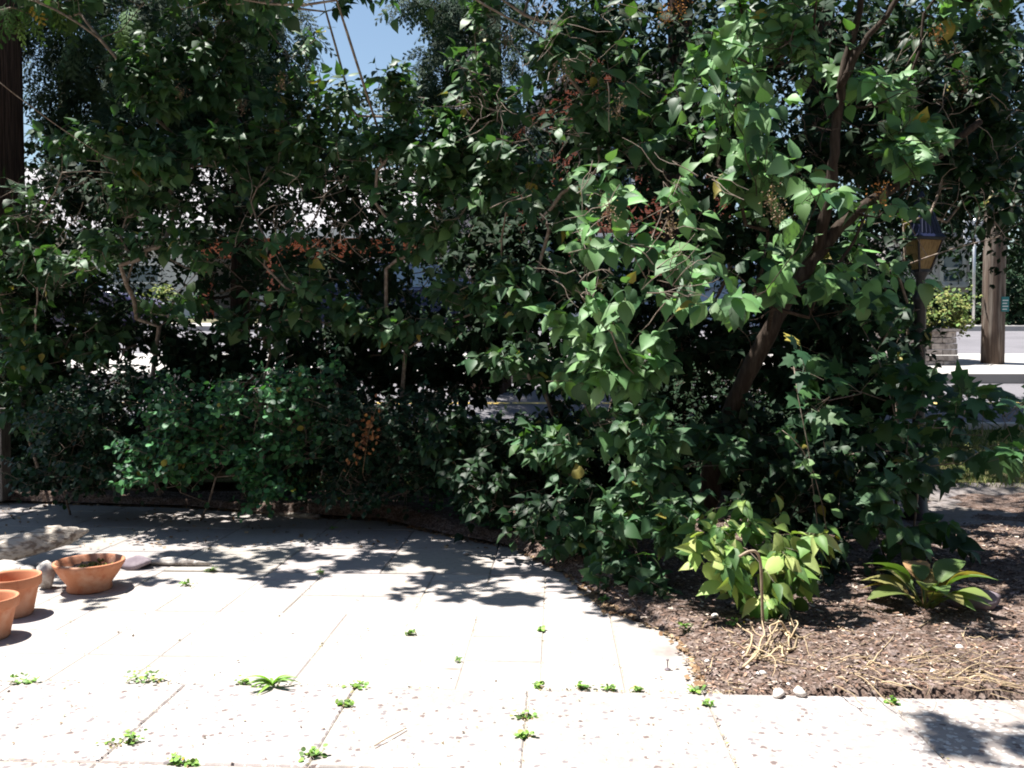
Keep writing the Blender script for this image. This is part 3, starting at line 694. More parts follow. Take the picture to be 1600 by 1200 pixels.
# vine with lobed leaves on the right
shrub('climbing_vine', 'vine with large lobed leaves reaching out over the view of the road', 'vine', gb(1390, 5.2), [
    (1265, 575, 4.6, 32, 22, .12, 2.0), (1280, 632, 4.5, 38, 22, .12, 2.0), (1350, 600, 4.8, 50, 40, .2, 1.5), (1385, 545, 5.0, 40, 40, .2, 2.2), (1400, 640, 4.9, 60, 50, .2, 1.8),
    (1460, 655, 4.6, 45, 26, .15, 1.8), (1450, 585, 4.8, 26, 14, .1, 2), (1530, 640, 4.5, 50, 12, .1, 1.6), (1560, 690, 4.4, 45, 18, .12, 2.2), (1430, 720, 4.7, 45, 28, .15, 1.8), (1375, 470, 5.0, 30, 36, .15, 2.0), (1490, 612, 4.6, 45, 12, .1, 1.8), (1575, 625, 4.4, 36, 10, .1, 2.2), (1500, 700, 4.6, 36, 20, .12, 2)],
    kind='vine', tmpl=[MAPLE], size=.125, tl=.22, nodes=3, nroot=3, rmax=.012, leafarea=.42, droop=.6, fw=.5)
# dense hedge behind everything that closes the lower half
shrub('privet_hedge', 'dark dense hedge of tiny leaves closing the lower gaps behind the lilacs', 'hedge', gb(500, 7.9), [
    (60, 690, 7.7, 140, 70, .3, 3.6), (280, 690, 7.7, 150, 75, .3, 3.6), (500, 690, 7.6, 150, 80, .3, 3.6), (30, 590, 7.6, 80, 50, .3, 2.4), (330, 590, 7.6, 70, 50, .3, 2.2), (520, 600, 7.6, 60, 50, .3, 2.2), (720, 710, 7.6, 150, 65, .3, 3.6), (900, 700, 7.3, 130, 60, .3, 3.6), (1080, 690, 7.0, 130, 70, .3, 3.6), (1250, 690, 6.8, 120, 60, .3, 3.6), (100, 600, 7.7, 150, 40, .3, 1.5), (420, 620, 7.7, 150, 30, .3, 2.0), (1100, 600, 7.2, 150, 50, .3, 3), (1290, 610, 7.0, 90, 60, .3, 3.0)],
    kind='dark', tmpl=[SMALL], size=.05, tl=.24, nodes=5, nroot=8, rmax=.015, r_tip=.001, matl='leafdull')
print('leaves', LEAFN)
# ------------------------------------------------------------------ trees behind the hedge
def frond_template():
    V = []; fs = []
    def blade(p, d, L, wd):
        n = np.array([-d[1], d[0]])
        k = len(V)
        for q, s in ((0, .5), (.5, 1.0), (1, .15)):
            c = p+d*L*q
            V.append((*(c-n*wd*s), -.25*c[1]**2-.15*abs(c[0]))); V.append((*(c+n*wd*s), -.25*c[1]**2-.15*abs(c[0])))
        fs.append((k, k+1, k+3, k+2)); fs.append((k+2, k+3, k+5, k+4))
    blade(np.array([0., 0.]), np.array([0., 1.]), 1.0, .012)
    for i in range(9):
        t = .12+.85*i/9; s = 1 if i % 2 else -1
        L = .42*(1-t*.75); d = np.array([s*math.sin(.85), math.cos(.85)])
        p = np.array([0, t]); blade(p, d, L, .016)
        for j in range(3):
            for s2 in (-1, 1):
                a = math.atan2(d[0], d[1])+s2*.6; dd = np.array([math.sin(a), math.cos(a)])
                blade(p+d*L*(.25+.25*j), dd, L*(.42-.09*j), .018)
    return np.array(V), fs
FROND = frond_template()
def cedar(label, trunk, r0, r1, clumps, name='cedar_tree', size=.3, k=14, kind='cedar', group=None, lit=None):
    base = np.array(trunk[0]); base[2] = gz(base[1])-.05
    root = thing(name, label, 'tree', base, group=group)
    tr = np.array(trunk, float); tr[0] = base
    t = np.linspace(0, 1, 24); q = np.stack([np.interp(t, np.linspace(0, 1, len(tr)), tr[:, i]) for i in range(3)], 1)
    b = MB(); 
    th = np.linspace(0, 2*np.pi, 40, endpoint=False)
    rr = np.linspace(r0, r1, 24)*(1+.25*np.exp(-np.linspace(0, 12, 24)))
    prof = 1+.05*np.sin(th*5+1)+.035*np.sin(th*11)+rng.normal(size=40)*.015
    V = q[:, None, :]-base+rr[:, None, None]*prof[None, :, None]*np.stack([np.cos(th), np.sin(th), 0*th], 1)[None]
    b.add(V.reshape(-1, 3), [(i*40+j, i*40+(j+1) % 40, (i+1)*40+(j+1) % 40, (i+1)*40+j) for i in range(23) for j in range(40)])
    b.build('trunk', M['cedarbark'], root)
    B = []; U = []
    for (px, py, d, rx, ry, rd, n) in clumps:
        c = P(px, py, d); u = nrm(rnd(n)); rad = (rng.uniform(.05, 1, n)**.4)[:, None]
        B.append(c+u*rad*np.array([rx*d/F, rd, ry*d/F])); U.append(u)
    B = np.concatenate(B); U = np.concatenate(U)
    sel = rng.random(len(B)) < min(1, 260/len(B))
    N, par, _ = grow([q[i] for i in range(4, 24, 2)], B[sel])
    b = MB(); skeleton_mesh(b, N-base, par, r_tip=.003, rmax=.06, k=5); b.build('limbs', M['bark'], root)
    b = MB(); n = len(B)
    ax = nrm(U*np.array([.8, .8, .1])+np.array([0, -.1, -.75])+rnd(n, .4)); up = nrm(U*np.array([1, 1, .3])+np.array([0, -.5, .5])+rnd(n, .5))
    b.inst(FROND[0], FROND[1], frames(ax, up, size*rng.uniform(.6, 1.3, n)), B-base, cols(kind, n))
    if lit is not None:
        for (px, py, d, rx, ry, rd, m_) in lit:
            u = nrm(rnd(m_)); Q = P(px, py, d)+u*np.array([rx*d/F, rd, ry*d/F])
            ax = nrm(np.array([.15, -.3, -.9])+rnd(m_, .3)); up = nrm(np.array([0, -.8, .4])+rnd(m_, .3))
            b.inst(FROND[0], FROND[1], frames(ax, up, .26*rng.uniform(.7, 1.2, m_)), Q-base, cols('vine', m_)*np.array([1.7, 1.35, 1.0]))  # lit sprays: sunlight put into a brighter tint
    b.build('crown', M['leafdull'], root)
    return root
tp = lambda px, d, z: np.array([P(px, 600, d)[0], d, z])
cedar('thick brown cedar trunk and dark fronds in the upper left corner', [tp(-5, 7.9, 0), tp(-2, 7.9, 3), tp(4, 7.9, 9)], .27, .18,
      [(170, 40, 8.6, 170, 90, .7, 900), (200, 180, 8.9, 130, 90, .6, 650), (330, 90, 9.0, 110, 110, .6, 650), (110, 120, 9.2, 60, 60, .6, 80), (190, 280, 9.2, 90, 50, .5, 260), (390, 190, 9.4, 90, 90, .6, 450), (440, 60, 9.4, 50, 80, .5, 200),
       (200, -150, 8.4, 350, 100, 1.2, 700), (-150, 100, 8.5, 130, 200, 1, 700), AC(-3.6, 8.1, 5.8, 1.5, .8, .6, 130), AC(-5.6, 7.4, 5.0, 1.2, 1.0, .8, 400)],
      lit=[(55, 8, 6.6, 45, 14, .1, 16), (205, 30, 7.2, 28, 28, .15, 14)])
cedar('dark cedar with drooping sprays hanging right of the open sky', [tp(765, 10.5, 0), tp(760, 10.5, 5), tp(758, 10.5, 11)], .2, .12,
      [(700, 20, 9.6, 26, 60, .4, 170), (650, 2, 9.5, 30, 12, .3, 50), (682, 110, 9.6, 24, 50, .4, 120), (650, 150, 9.8, 40, 30, .4, 90), (770, 60, 9.8, 70, 110, .6, 300), (760, 240, 10, 90, 90, .6, 420), (740, 360, 10.2, 80, 60, .5, 220)])

def tree(label, px, d, r, h, clumps, kind='dark', size=.13, name='deciduous_tree', group='trees behind the hedge', leaf=CARD, lai=3, tl=.4, barkm='cedarbark', lean=0):
    x = P(px, 600, d)[0]
    base = np.array([x, d, gz(d)-.05])
    root = thing(name, label, 'tree', base, group=group)
    b = MB(); zz = np.linspace(0, h, 14)
    q = np.stack([np.sin(zz*.5)*.08+lean*zz, np.cos(zz*.7)*.06-.06, zz], 1)
    b.tube(q, r*(1-.05*zz/1)*(1+.3*np.exp(-zz*2)) if h < 12 else np.linspace(r*1.2, r*.4, 14), k=12); b.build('trunk', M[barkm], root)
    B = []; D = []
    for (cx, cy, cd, rx, ry, rd) in clumps:
        c = P(cx, cy, cd); rxm, rym = rx*cd/F, ry*cd/F
        n = max(4, int(math.pi*rxm*rym*lai*1.6/(9*.3*size*size)))
        u = nrm(rnd(n)); rad = (rng.uniform(.1, 1, n)**.45)[:, None]
        B.append(c+u*rad*np.array([rxm, rd, rym])); D.append(nrm(u+np.array([0, 0, .2])+rnd(n, .3)))
    B = np.concatenate(B); D = np.concatenate(D)
    m = B[:, 2] > gz(d)+.2; B = B[m]; D = D[m]
    sel = rng.random(len(B)) < min(1, 160/len(B))
    N, par, _ = grow([base+q[i] for i in range(3, 14)], B[sel])
    b = MB(); skeleton_mesh(b, N-base, par, r_tip=.005, rmax=.1); b.build('limbs', M['bark'], root)
    b = MB(); twigs(b, None, B-base, D, tl*rng.uniform(.6, 1.3, len(B)), kind, [leaf], size, nodes=4, droop=.3, jit=.5); b.build('crown', M['leafdull'], root)
    return root
tree('tall tree with a thick trunk near the top edge behind the hedge', 1045, 8.8, .15, 9, [
    (960, 60, 9, 120, 90, .6), (1060, 180, 9.2, 120, 100, .6), (930, 230, 9.4, 110, 90, .6), (1180, 60, 9.2, 90, 50, .5), (1000, 330, 9.4, 120, 50, .5), (1130, 300, 9.4, 110, 80, .5), (1000, -120, 9, 260, 90, 1), AC(2.6, 7.6, 5.8, 1.2, .9, .5, 0)[:6], AC(4.2, 6.6, 5.9, 1.0, .9, .5, 0)[:6]], size=.10)
tree('dark leafy tree behind the leaning lilac trunk', 1260, 9.0, .16, 8, [
    (1240, 200, 9.4, 120, 100, .6), (1330, 300, 9.2, 120, 80, .6), (1230, 400, 9.2, 110, 70, .6), (1330, 420, 9.0, 90, 70, .5), (1300, 500, 8.6, 110, 60, .5), (1370, 120, 9.4, 90, 90, .5), (1340, 40, 9.6, 90, 50, .5)], size=.09)
tree('dark tree closing the upper right corner behind the lantern', 1640, 9.6, .18, 8, [
    (1480, 100, 9.6, 110, 110, .6), (1560, 200, 9.4, 100, 100, .6), (1460, 260, 9.3, 110, 70, .6), (1590, 60, 9.4, 90, 90, .6), (1560, 310, 9.2, 100, 40, .5), (1640, 330, 9.0, 60, 60, .5), (1450, 330, 9.2, 50, 30, .5)], size=.09)
tree('broad tree far behind the utility pole on the other side of the street', 1640, 26, .3, 9, [
    (1600, 330, 26, 170, 110, 2), (1560, 420, 25, 120, 60, 1.5), (1680, 440, 25, 120, 90, 1.5), (1500, 350, 27, 110, 80, 1.5), (1400, 330, 27, 120, 120, 1.5)], size=.3, lai=1.8, group=None, tl=.8)
tree('round tree far left between the cedar and the grey roof', 110, 30, .3, 8, [
    (90, 330, 30, 120, 70, 2), (170, 300, 31, 100, 60, 2), (20, 400, 29, 120, 60, 2)], size=.3, lai=1.6, group=None, tl=.8)

tree('thin dark tree behind the left half of the hedge', 370, 9.0, .10, 4.5, [
    (300, 340, 9, 160, 50, .5), (500, 300, 9, 90, 60, .5), (450, 400, 9, 120, 50, .5), (590, 230, 9, 60, 60, .5), (250, 470, 9, 160, 45, .5), (520, 490, 9, 140, 60, .5), (80, 430, 9, 110, 60, .5), (640, 410, 9, 60, 60, .5), (100, 280, 9, 80, 60, .5), (650, 320, 9, 60, 60, .5), (300, 250, 9, 160, 60, .5), (430, 200, 9, 60, 60, .5)], size=.085, lai=2.3, tl=.3)
# ------------------------------------------------------------------ buildings across the street
def brickmat(name, c1, c2, mortar, sc_=4.2, rough=.9):
    m = bpy.data.materials.new(name); m.use_nodes = True; n = m.node_tree; b = n.nodes['Principled BSDF']; b.inputs['Roughness'].default_value = rough
    b.inputs['Specular IOR Level'].default_value = .2
    tc = n.nodes.new('ShaderNodeTexCoord'); mp = n.nodes.new('ShaderNodeMapping'); mp.inputs['Rotation'].default_value = (R(90), 0, 0)
    br = n.nodes.new('ShaderNodeTexBrick'); br.inputs['Scale'].default_value = sc_
    br.inputs['Color1'].default_value = (*c1, 1); br.inputs['Color2'].default_value = (*c2, 1); br.inputs['Mortar'].default_value = (*mortar, 1)
    br.inputs['Mortar Size'].default_value = .012
    n.links.new(tc.outputs['Object'], mp.inputs[0]); n.links.new(mp.outputs[0], br.inputs[0])
    n.links.new(br.outputs[0], b.inputs['Base Color']); return m
M['brick'] = brickmat('brick', (.42, .11, .055), (.34, .085, .045), (.4, .33, .28))
M['shingle'] = brickmat('shingle', (.27, .26, .27), (.34, .33, .34), (.11, .1, .11), 2.2)
M['siding'] = mat('siding', (.50, .46, .46), .8, .2, noise=(3, (.42, .38, .38), .4, .7))
M['white'] = mat('white', (.6, .59, .58), .7, .3, noise=(2, (.5, .49, .48), .4, .7))
M['trim'] = mat('trim', (.42, .39, .38), .6, .3)
M['glass'] = mat('glass', (.05, .08, .12), .08, .8)
M['darkwall'] = mat('darkwall', (.10, .09, .09), .9, .2)
M['fencewood'] = mat('fencewood', (.42, .39, .41), .85, .2, noise=(6, (.33, .30, .31), .4, .65, (8, 8, .4)))
def zat(py, d): return float(P(800, py, d)[2])
def xat(px, d): return float(P(px, 600, d)[0])
def window(parent, x0, x1, z0, z1, y, o, nm='window'):
    b = MB(); t = .09
    for lo, hi in (((x0-t, y-.06, z0-t), (x0, y+.05, z1+t)), ((x1, y-.06, z0-t), (x1+t, y+.05, z1+t)), ((x0, y-.06, z1), (x1, y+.05, z1+t)), ((x0, y-.06, z0-t), (x1, y+.05, z0)),
                   ((x0, y-.03, (z0+z1)/2-.03), (x1, y+.03, (z0+z1)/2+.03))):
        b.box(lo, hi, o=-o)
    fr = b.build(nm, M['white'], parent, smooth=False)
    b = MB(); b.box((x0, y-.012, z0), (x1, y+.012, z1), o=-o); b.build('pane', M['glass'], fr, smooth=False)
    b = MB(); b.box((x0-t*1.6, y-.14, z0-t-.08), (x1+t*1.6, y+.05, z0-t), o=-o); b.build('sill', M['white'], fr, smooth=False)

# bungalow
d = 26; g0 = gz(d)+.1
xl, xr = xat(-150, d), xat(655, d); ze = zat(367, d); zb = zat(402, d); zr = zat(268, d+4)
o = np.array([(xl+xr)/2, d, g0]); root = thing('bungalow', 'low brick house with grey shingle roof and open carport seen through the left gaps', 'house', o)
xo0, xo1 = xat(330, d), xat(600, d)
b = MB(); b.box((xo0-.35, d, zb), (xr, d+.35, ze), o=-o); b.box((xat(418, d), d+.003, g0), (xat(438, d), d+.34, zb), o=-o); b.box((xr-.5, d+.003, g0), (xr, d+.34, zb), o=-o)
b.box((xo0-.35, d+.003, g0), (xo0-.003, d+.34, zb), o=-o); b.box((xr-.3, d+.36, g0), (xr, d+8, ze), o=-o)
b.build('brick_wall', M['brick'], root, smooth=False)
b = MB(); b.box((xl, d+.02, g0), (xo0-.36, d+8, ze-.002), o=-o); b.build('white_wall', M['white'], root, smooth=False)
b = MB(); b.box((xo0-.3, d+5.4, g0), (xr-.31, d+5.7, ze), o=-o); b.build('rear_wall', M['darkwall'], root, smooth=False)
b = MB(); ov = .5
V = [(xl-ov, d-ov, ze), (xr+ov, d-ov, ze), (xr+ov, d+4, zr), (xl-ov, d+4, zr), (xr+ov, d+8+ov, ze), (xl-ov, d+8+ov, ze)]
V = V+[(x, y, z+.12) for x, y, z in V]
b.add(np.array(V)-o, [(6, 7, 8, 9), (9, 8, 10, 11), (3, 2, 1, 0), (5, 4, 2, 3), (0, 1, 7, 6), (4, 5, 11, 10), (1, 2, 8, 7), (2, 4, 10, 8), (3, 0, 6, 9), (5, 3, 9, 11)])
rf = b.build('roof', M['shingle'], root, smooth=False)
b = MB(); b.box((xl-ov, d-ov-.03, ze-.16), (xr+ov, d-ov-.003, ze+.13), o=-o); b.build('gutter', M['white'], rf, smooth=False)
window(root, xat(180, d), xat(250, d), zat(470, d), zat(415, d), d, o)
# tall brick house
d = 23; g0 = gz(d)+.1; xl, xr = xat(775, d), xat(1140, d); o = np.array([(xl+xr)/2, d, g0]); H = 4.4
root = thing('brick_house', 'tall red brick house with grey gable behind the middle of the hedge', 'house', o)
zf = zat(476, d)
b = MB(); b.box((xl, d, zf+.12), (xr, d+9, g0+H), o=-o)
b.prism([(xl, g0+H), (xr, g0+H), ((xl+xr)/2, g0+H+2.8)], -.3, -.003, M=[[1, 0, 0], [0, 0, 1], [0, 1, 0]], o=-o+np.array([0, d+.3, 0]))
b.build('brick_wall', M['brick'], root, smooth=False)
b = MB(); b.box((xl-.05, d-.05, g0-.4), (xr+.05, d+9.05, zf+.12), o=-o); b.build('foundation', M['white'], root, smooth=False)
b = MB(); xm = (xl+xr)/2; zt = g0+H+2.9
for s, xe in ((-1, xl-.4), (1, xr+.4)):
    ze_ = g0+H-.25
    V = [(xe, d-.4, ze_), (xm, d-.4, zt), (xm, d+9.4, zt), (xe, d+9.4, ze_)]; V += [(x, y, z+.14) for x, y, z in V]
    b.add(np.array(V)-o, [(0, 1, 2, 3), (7, 6, 5, 4), (0, 4, 5, 1), (1, 5, 6, 2), (2, 6, 7, 3), (3, 7, 4, 0)])
b.build('roof', M['shingle'], root, smooth=False)
b = MB(); b.box((xat(694, d), d+.6, g0-.3), (xl-.003, d+7, g0+7.6), o=-o); wg = b.build('siding_wing', M['siding'], root, smooth=False)
for (a, c_, e, f) in ((826, 852, 285, 205), (930, 985, 290, 205), (1040, 1095, 290, 205), (830, 870, 440, 370), (930, 985, 440, 370), (1040, 1095, 440, 370)):
    window(root, xat(a, d), xat(c_, d), zat(e, d), zat(f, d), d, o)
# pale building at the right
d = 25; g0 = gz(d)+.1; o = np.array([xat(1470, d), d, g0])
root = thing('pale_house', 'pale grey house glimpsed right of the lantern, behind the planter', 'house', o)
b = MB(); b.box((xat(1380, d), d, g0), (xat(1512, d), d+7, zat(372, d)), o=-o); b.build('wall', M['siding'], root, smooth=False)
b = MB(); b.box((xat(1376, d), d-.3, zat(372, d)+.002), (xat(1516, d), d+7.3, zat(366, d)), o=-o); b.build('roof', M['shingle'], root, smooth=False)
window(root, xat(1470, d), xat(1500, d), zat(440, d), zat(400, d), d, o)
# board fence with a slatted top and a lattice panel
d = 22.4; g0 = gz(d)+.12; x0, x1 = xat(566, d), xat(772, d); zt = zat(402, d); zs = zat(418, d)
o = np.array([x0, d, g0]); root = thing('board_fence', 'grey upright board fence with slatted top beside the brick house', 'fence', o)
b = MB(); x = x0
while x < x1: b.box((x, d, g0+.05), (x+.135, d+.025, zs), col=[random.uniform(.8, 1.1)]*3, o=-o); x += .145
b.build('boards', M['fencewood'], root, smooth=False)
b = MB(); x = x0
while x < x1: b.box((x, d, zs+.04), (x+.035, d+.02, zt-.04), o=-o); x += .075
b.build('top_slats', M['fencewood'], root, smooth=False)
b = MB()
for z in (zs, zt-.04): b.box((x0, d-.02, z), (x1, d+.05, z+.04), o=-o)
b.build('rail', M['fencewood'], root, smooth=False)
for i in range(3):
    b = MB(); xx = x0+(x1-x0)*i/2; b.box((xx-.06, d+.03, g0-.1), (xx+.06, d+.14, zt+.04), o=-o); b.build('post', M['fencewood'], root, smooth=False)
d2 = d-.5; o = np.array([xat(682, d2), d2, gz(d2)+.12]); x0, x1, z0, z1 = xat(660, d2), xat(706, d2), gz(d2)+.16, zat(436, d2)
root = thing('lattice_panel', 'white square lattice panel standing before the board fence', 'trellis', o)
b = MB()
for i in range(8): x = x0+(x1-x0)*i/7; b.box((x-.02, d2, z0), (x+.02, d2+.012, z1), o=-o)
z = z0
while z < z1: b.box((x0, d2-.013, z), (x1, d2-.001, z+.04), o=-o); z += .11
b.build('laths', M['white'], root, smooth=False)
b = MB()
for lo, hi in (((x0-.05, d2-.02, z0), (x0-.02, d2+.02, z1)), ((x1+.02, d2-.02, z0), (x1+.05, d2+.02, z1)), ((x0-.05, d2-.02, z1), (x1+.05, d2+.02, z1+.04))): b.box(lo, hi, o=-o)
b.build('frame', M['white'], root, smooth=False)
# tall dark hedge far right behind the pole
shrub('clipped_hedge', 'tall dark hedge across the street behind the utility pole', 'hedge', (xat(1590, 21), 21.6, gz(21.6)), [
    (1560, 470, 21.5, 60, 60, .5, 2.5), (1640, 450, 21.5, 60, 90, .5, 2.5), (1500, 490, 21.6, 40, 30, .4, 2.5), (1420, 480, 21.6, 70, 50, .4, 2.5)], kind='dark', tmpl=[CARD], size=.22, tl=.5, matl='leafdull', leafarea=.3, nroot=6)
shrub('garden_shrub', 'yellowish green garden shrub before the white wall, far left', 'shrub', (xat(262, 21.5), 21.5, gz(21.5)+.1), [
    (260, 470, 21.5, 34, 26, .5, 3)], kind='ylw2', tmpl=[CARD], size=.16, tl=.35, matl='leafdull', leafarea=.3)

# ------------------------------------------------------------------ cars
M['tyre'] = mat('tyre', (.03, .03, .03), .85, .3); M['rim'] = mat('rim', (.5, .5, .5), .35, .5, metal=.8)
M['lampglass'] = mat('lampglass', (.7, .7, .68), .1, .8); M['redlamp'] = mat('redlamp', (.4, .02, .02), .2, .6)
def car(label, px, d, paint, rz, s=1.0):
    x = xat(px, d); root = thing('parked_car', label, 'car', (x, d, gz(d)+.06), rz, group='cars parked across the street')
    pm = mat('paint', paint, .25, .6)
    prof = [(-2.15, .35), (-2.2, .6), (-2.12, .82), (-1.75, .92), (-1.2, 1.35), (-.75, 1.45), (.35, 1.43), (.75, 1.32), (1.3, .95), (1.95, .84), (2.18, .68), (2.2, .38), (1.75, .25), (-1.8, .25)]
    n = len(prof); b = MB(); V = []
    for w_, sc2 in ((-.86, 0), (-.80, 1), (.80, 1), (.86, 0)):
        for (a, c_) in prof:
            ww = w_
            if c_ > 1.0: ww = w_*.80
            V.append((a*(1 if sc2 else .985), ww, .3+(c_-.3)*(1 if sc2 else .985)))
    fs = [tuple(range(n))[::-1], tuple(3*n+i for i in range(n))]+[(k*n+i, k*n+(i+1) % n, (k+1)*n+(i+1) % n, (k+1)*n+i) for k in range(3) for i in range(n)]
    b.add(V, fs); b.build('body', pm, root, smooth=False, bevel=.03)
    for nm, poly in (('side_window', [(-1.15, .96), (-.85, 1.34), (-.1, 1.38), (-.1, .96)]), ('side_window', [(-.02, .96), (-.02, 1.38), (.35, 1.36), (.95, .98)])):
        for sgn in (-1, 1):
            b = MB(); V = []
            for (a, c_) in poly:
                t = (c_-.92)/.5; yy = (.875-.15*max(0, min(1, t)))*sgn
                V.append((a, yy, c_))
            V += [(a, y-.03*sgn, c_) for a, y, c_ in V]
            m_ = len(poly)
            b.add(V, [tuple(range(m_)), tuple(range(m_, 2*m_))[::-1]]+[(i, m_+i, m_+(i+1) % m_, (i+1) % m_) for i in range(m_)]); b.build(nm, M['glass'], root, smooth=False)
    for nm, a0, a1, c0, c1 in (('windscreen', .80, 1.27, 1.31, .99), ('rear_window', -1.22, -1.70, 1.33, .96)):
        b = MB(); s_ = .025 if a0 > 0 else -.025
        b.add([(a0+s_, -.6, c0), (a0+s_, .6, c0), (a1+s_, .68, c1), (a1+s_, -.68, c1), (a0, -.6, c0-.02), (a0, .6, c0-.02), (a1, .68, c1-.02), (a1, -.68, c1-.02)],
              [(0, 1, 2, 3), (7, 6, 5, 4), (0, 4, 5, 1), (1, 5, 6, 2), (2, 6, 7, 3), (3, 7, 4, 0)]); b.build(nm, M['glass'], root, smooth=False)
    for a in (-1.35, 1.35):
        for sgn in (-1, 1):
            b = MB(); mt = [[1, 0, 0], [0, 0, 1], [0, 1, 0]]
            pr = [(.2, -.10), (.31, -.10), (.325, -.06), (.325, .06), (.31, .10), (.2, .10), (.2, -.10)]
            th = np.linspace(0, 2*np.pi, 24, endpoint=False); pr = np.array(pr); m_ = len(pr)
            V = np.stack([pr[:, None, 0]*np.cos(th)+a, np.repeat(pr[:, 1:2], 24, 1)+.78*sgn, pr[:, None, 0]*np.sin(th)+.325], -1).reshape(-1, 3)
            b.add(V, [(i*24+j, i*24+(j+1) % 24, (i+1)*24+(j+1) % 24, (i+1)*24+j) for i in range(m_-1) for j in range(24)]); wh = b.build('tyre', M['tyre'], root)
            b = MB(); V = [(a, .86*sgn, .325)]+[(a+.2*math.cos(t), .87*sgn, .325+.2*math.sin(t)) for t in th]+[(a+.2*math.cos(t), .80*sgn, .325+.2*math.sin(t)) for t in th]
            b.add(V, [(0, 1+i, 1+(i+1) % 24) for i in range(24)]+[(1+i, 25+i, 25+(i+1) % 24, 1+(i+1) % 24) for i in range(24)]); b.build('rim', M['rim'], wh)
    for sgn in (-1, 1):
        b = MB(); b.box((2.08, sgn*.62-.16, .60), (2.2, sgn*.62+.16, .74)); b.build('headlight', M['lampglass'], root, smooth=False, bevel=.02)
        b = MB(); b.box((-2.21, sgn*.64-.14, .62), (-2.08, sgn*.64+.14, .80)); b.build('tail_light', M['redlamp'], root, smooth=False, bevel=.02)
car('dark blue car parked before the grey board fence', 650, 17.6, (.012, .02, .05), R(3))
car('violet-blue car at the far left, behind the airy lilac', 70, 17.6, (.035, .03, .08), R(0))
car('silvery blue car right of the white house foundation', 1110, 17.0, (.18, .25, .36), R(180))
car('white car standing under the carport of the low house', 505, 28.0, (.7, .7, .7), R(20))

# ------------------------------------------------------------------ utility pole, planter, sign, lantern
x, d = xat(1550, 12.2), 12.2
root = thing('utility_pole', 'weathered wooden utility pole standing on the far pavement', 'utility pole', (x, d, gz(d)+.1))
M['polewood'] = mat('polewood', (.075, .056, .046), .9, .15, noise=[(7, (.13, .095, .075), .45, .62, (5, 5, .35)), (4, (.19, .16, .135), .52, .64, (4, 4, .4))], bump=(16, .8, .012, (5, 5, .3)))
b = MB(); zz = np.linspace(0, 8.5, 20); b.tube(np.stack([zz*.004, zz*0, zz], 1), np.linspace(.148, .11, 20), k=20); b.build('pole', M['polewood'], root)
b = MB(); b.box((-1.1, -.2, 7.7), (1.1, -.1, 7.82)); b.build('crossarm', M['polewood'], root, smooth=False)
M['teal'] = mat('teal', (.02, .15, .16), .5, .4); M['signwhite'] = mat('signwhite', (.7, .7, .7), .5, .4)
b = MB(); b.box((-.05+.08, -.155, .72), (.07+.06, -.135, .92)); nt_ = b.build('notice', M['teal'], root, smooth=False)
b = MB()
for k in range(4): b.box((.04, -.159, .745+.04*k), (.04+.06+.015*(k % 2), -.1565, .757+.04*k))
b.build('lettering', M['signwhite'], nt_, smooth=False)
x, d = xat(1519, 20.8), 20.8
root = thing('street_sign', 'small white sign on a thin grey post left of the utility pole', 'sign', (x, d, gz(d)+.1))
b = MB(); b.tube([(0, 0, 0), (0, 0, 2.55)], .035, k=10); b.build('post', M['rim'], root)
b = MB(); b.box((-.28, -.06, 1.95), (.36, -.04, 2.5)); pl_ = b.build('panel', M['signwhite'], root, smooth=False)
b = MB()
for k in range(3): b.box((-.2, -.0635, 2.08+.13*k), (.28-.1*(k == 1), -.061, 2.12+.13*k))
b.build('lettering', M['glass'], pl_, smooth=False)

# planter of small concrete blocks on the far pavement
d = 12.1; px0, px1 = 1395, 1506; x0, x1 = xat(px0, d), xat(px1, d); cx = (x0+x1)/2; rx = (x1-x0)/2; z0 = gz(d)+.08; z1 = zat(518, d)
root = thing('block_planter', 'low raised planter built of small grey concrete blocks', 'planter', (cx, d+.5, z0))
M['block'] = mat('block', (.42, .37, .34), .95, .15, tint=True, noise=[(18, (.22, .19, .18), .45, .65)], bump=(50, .7, .006))
b = MB(); courses = 6; hh = (z1-z0)/courses; loop = []
nb = 26
def ell(t, r=1.0): 
    c_, s_ = math.cos(t), math.sin(t); e = .55
    return np.array([rx*r*math.copysign(abs(c_)**e, c_), .62*r*math.copysign(abs(s_)**e, s_)])
for k in range(courses):
    t = (k % 2)*.5*2*math.pi/nb
    for i in range(nb):
        ta, tb = t+i*2*math.pi/nb, t+(i+1)*2*math.pi/nb-.012
        f = 1.0-.012*k+random.uniform(-.006, .006)
        a, c_, a2, c2 = ell(ta, f), ell(tb, f), ell(ta, f-.14), ell(tb, f-.14)
        V = [(*p_, k*hh+.004) for p_ in (a, c_, c2, a2)]+[(*p_, (k+1)*hh-.004) for p_ in (a, c_, c2, a2)]
        b.add(V, [(3, 2, 1, 0), (4, 5, 6, 7), (0, 1, 5, 4), (1, 2, 6, 5), (2, 3, 7, 6), (3, 0, 4, 7)], col=[random.uniform(.75, 1.2)]*3)
b.build('block_wall', M['block'], root, smooth=False, bevel=.006)
b = MB(); b.prism([tuple(ell(t, 1.02)) for t in np.linspace(0, 2*np.pi, 48, endpoint=False)], z1-z0, z1-z0+.035); b.build('coping', M['block'], root, smooth=False)
b = MB(); b.prism([tuple(ell(t, .84)) for t in np.linspace(0, 2*np.pi, 48, endpoint=False)], z1-z0-.1, z1-z0+.04); b.build('soil', M['soil'], root, smooth=False)
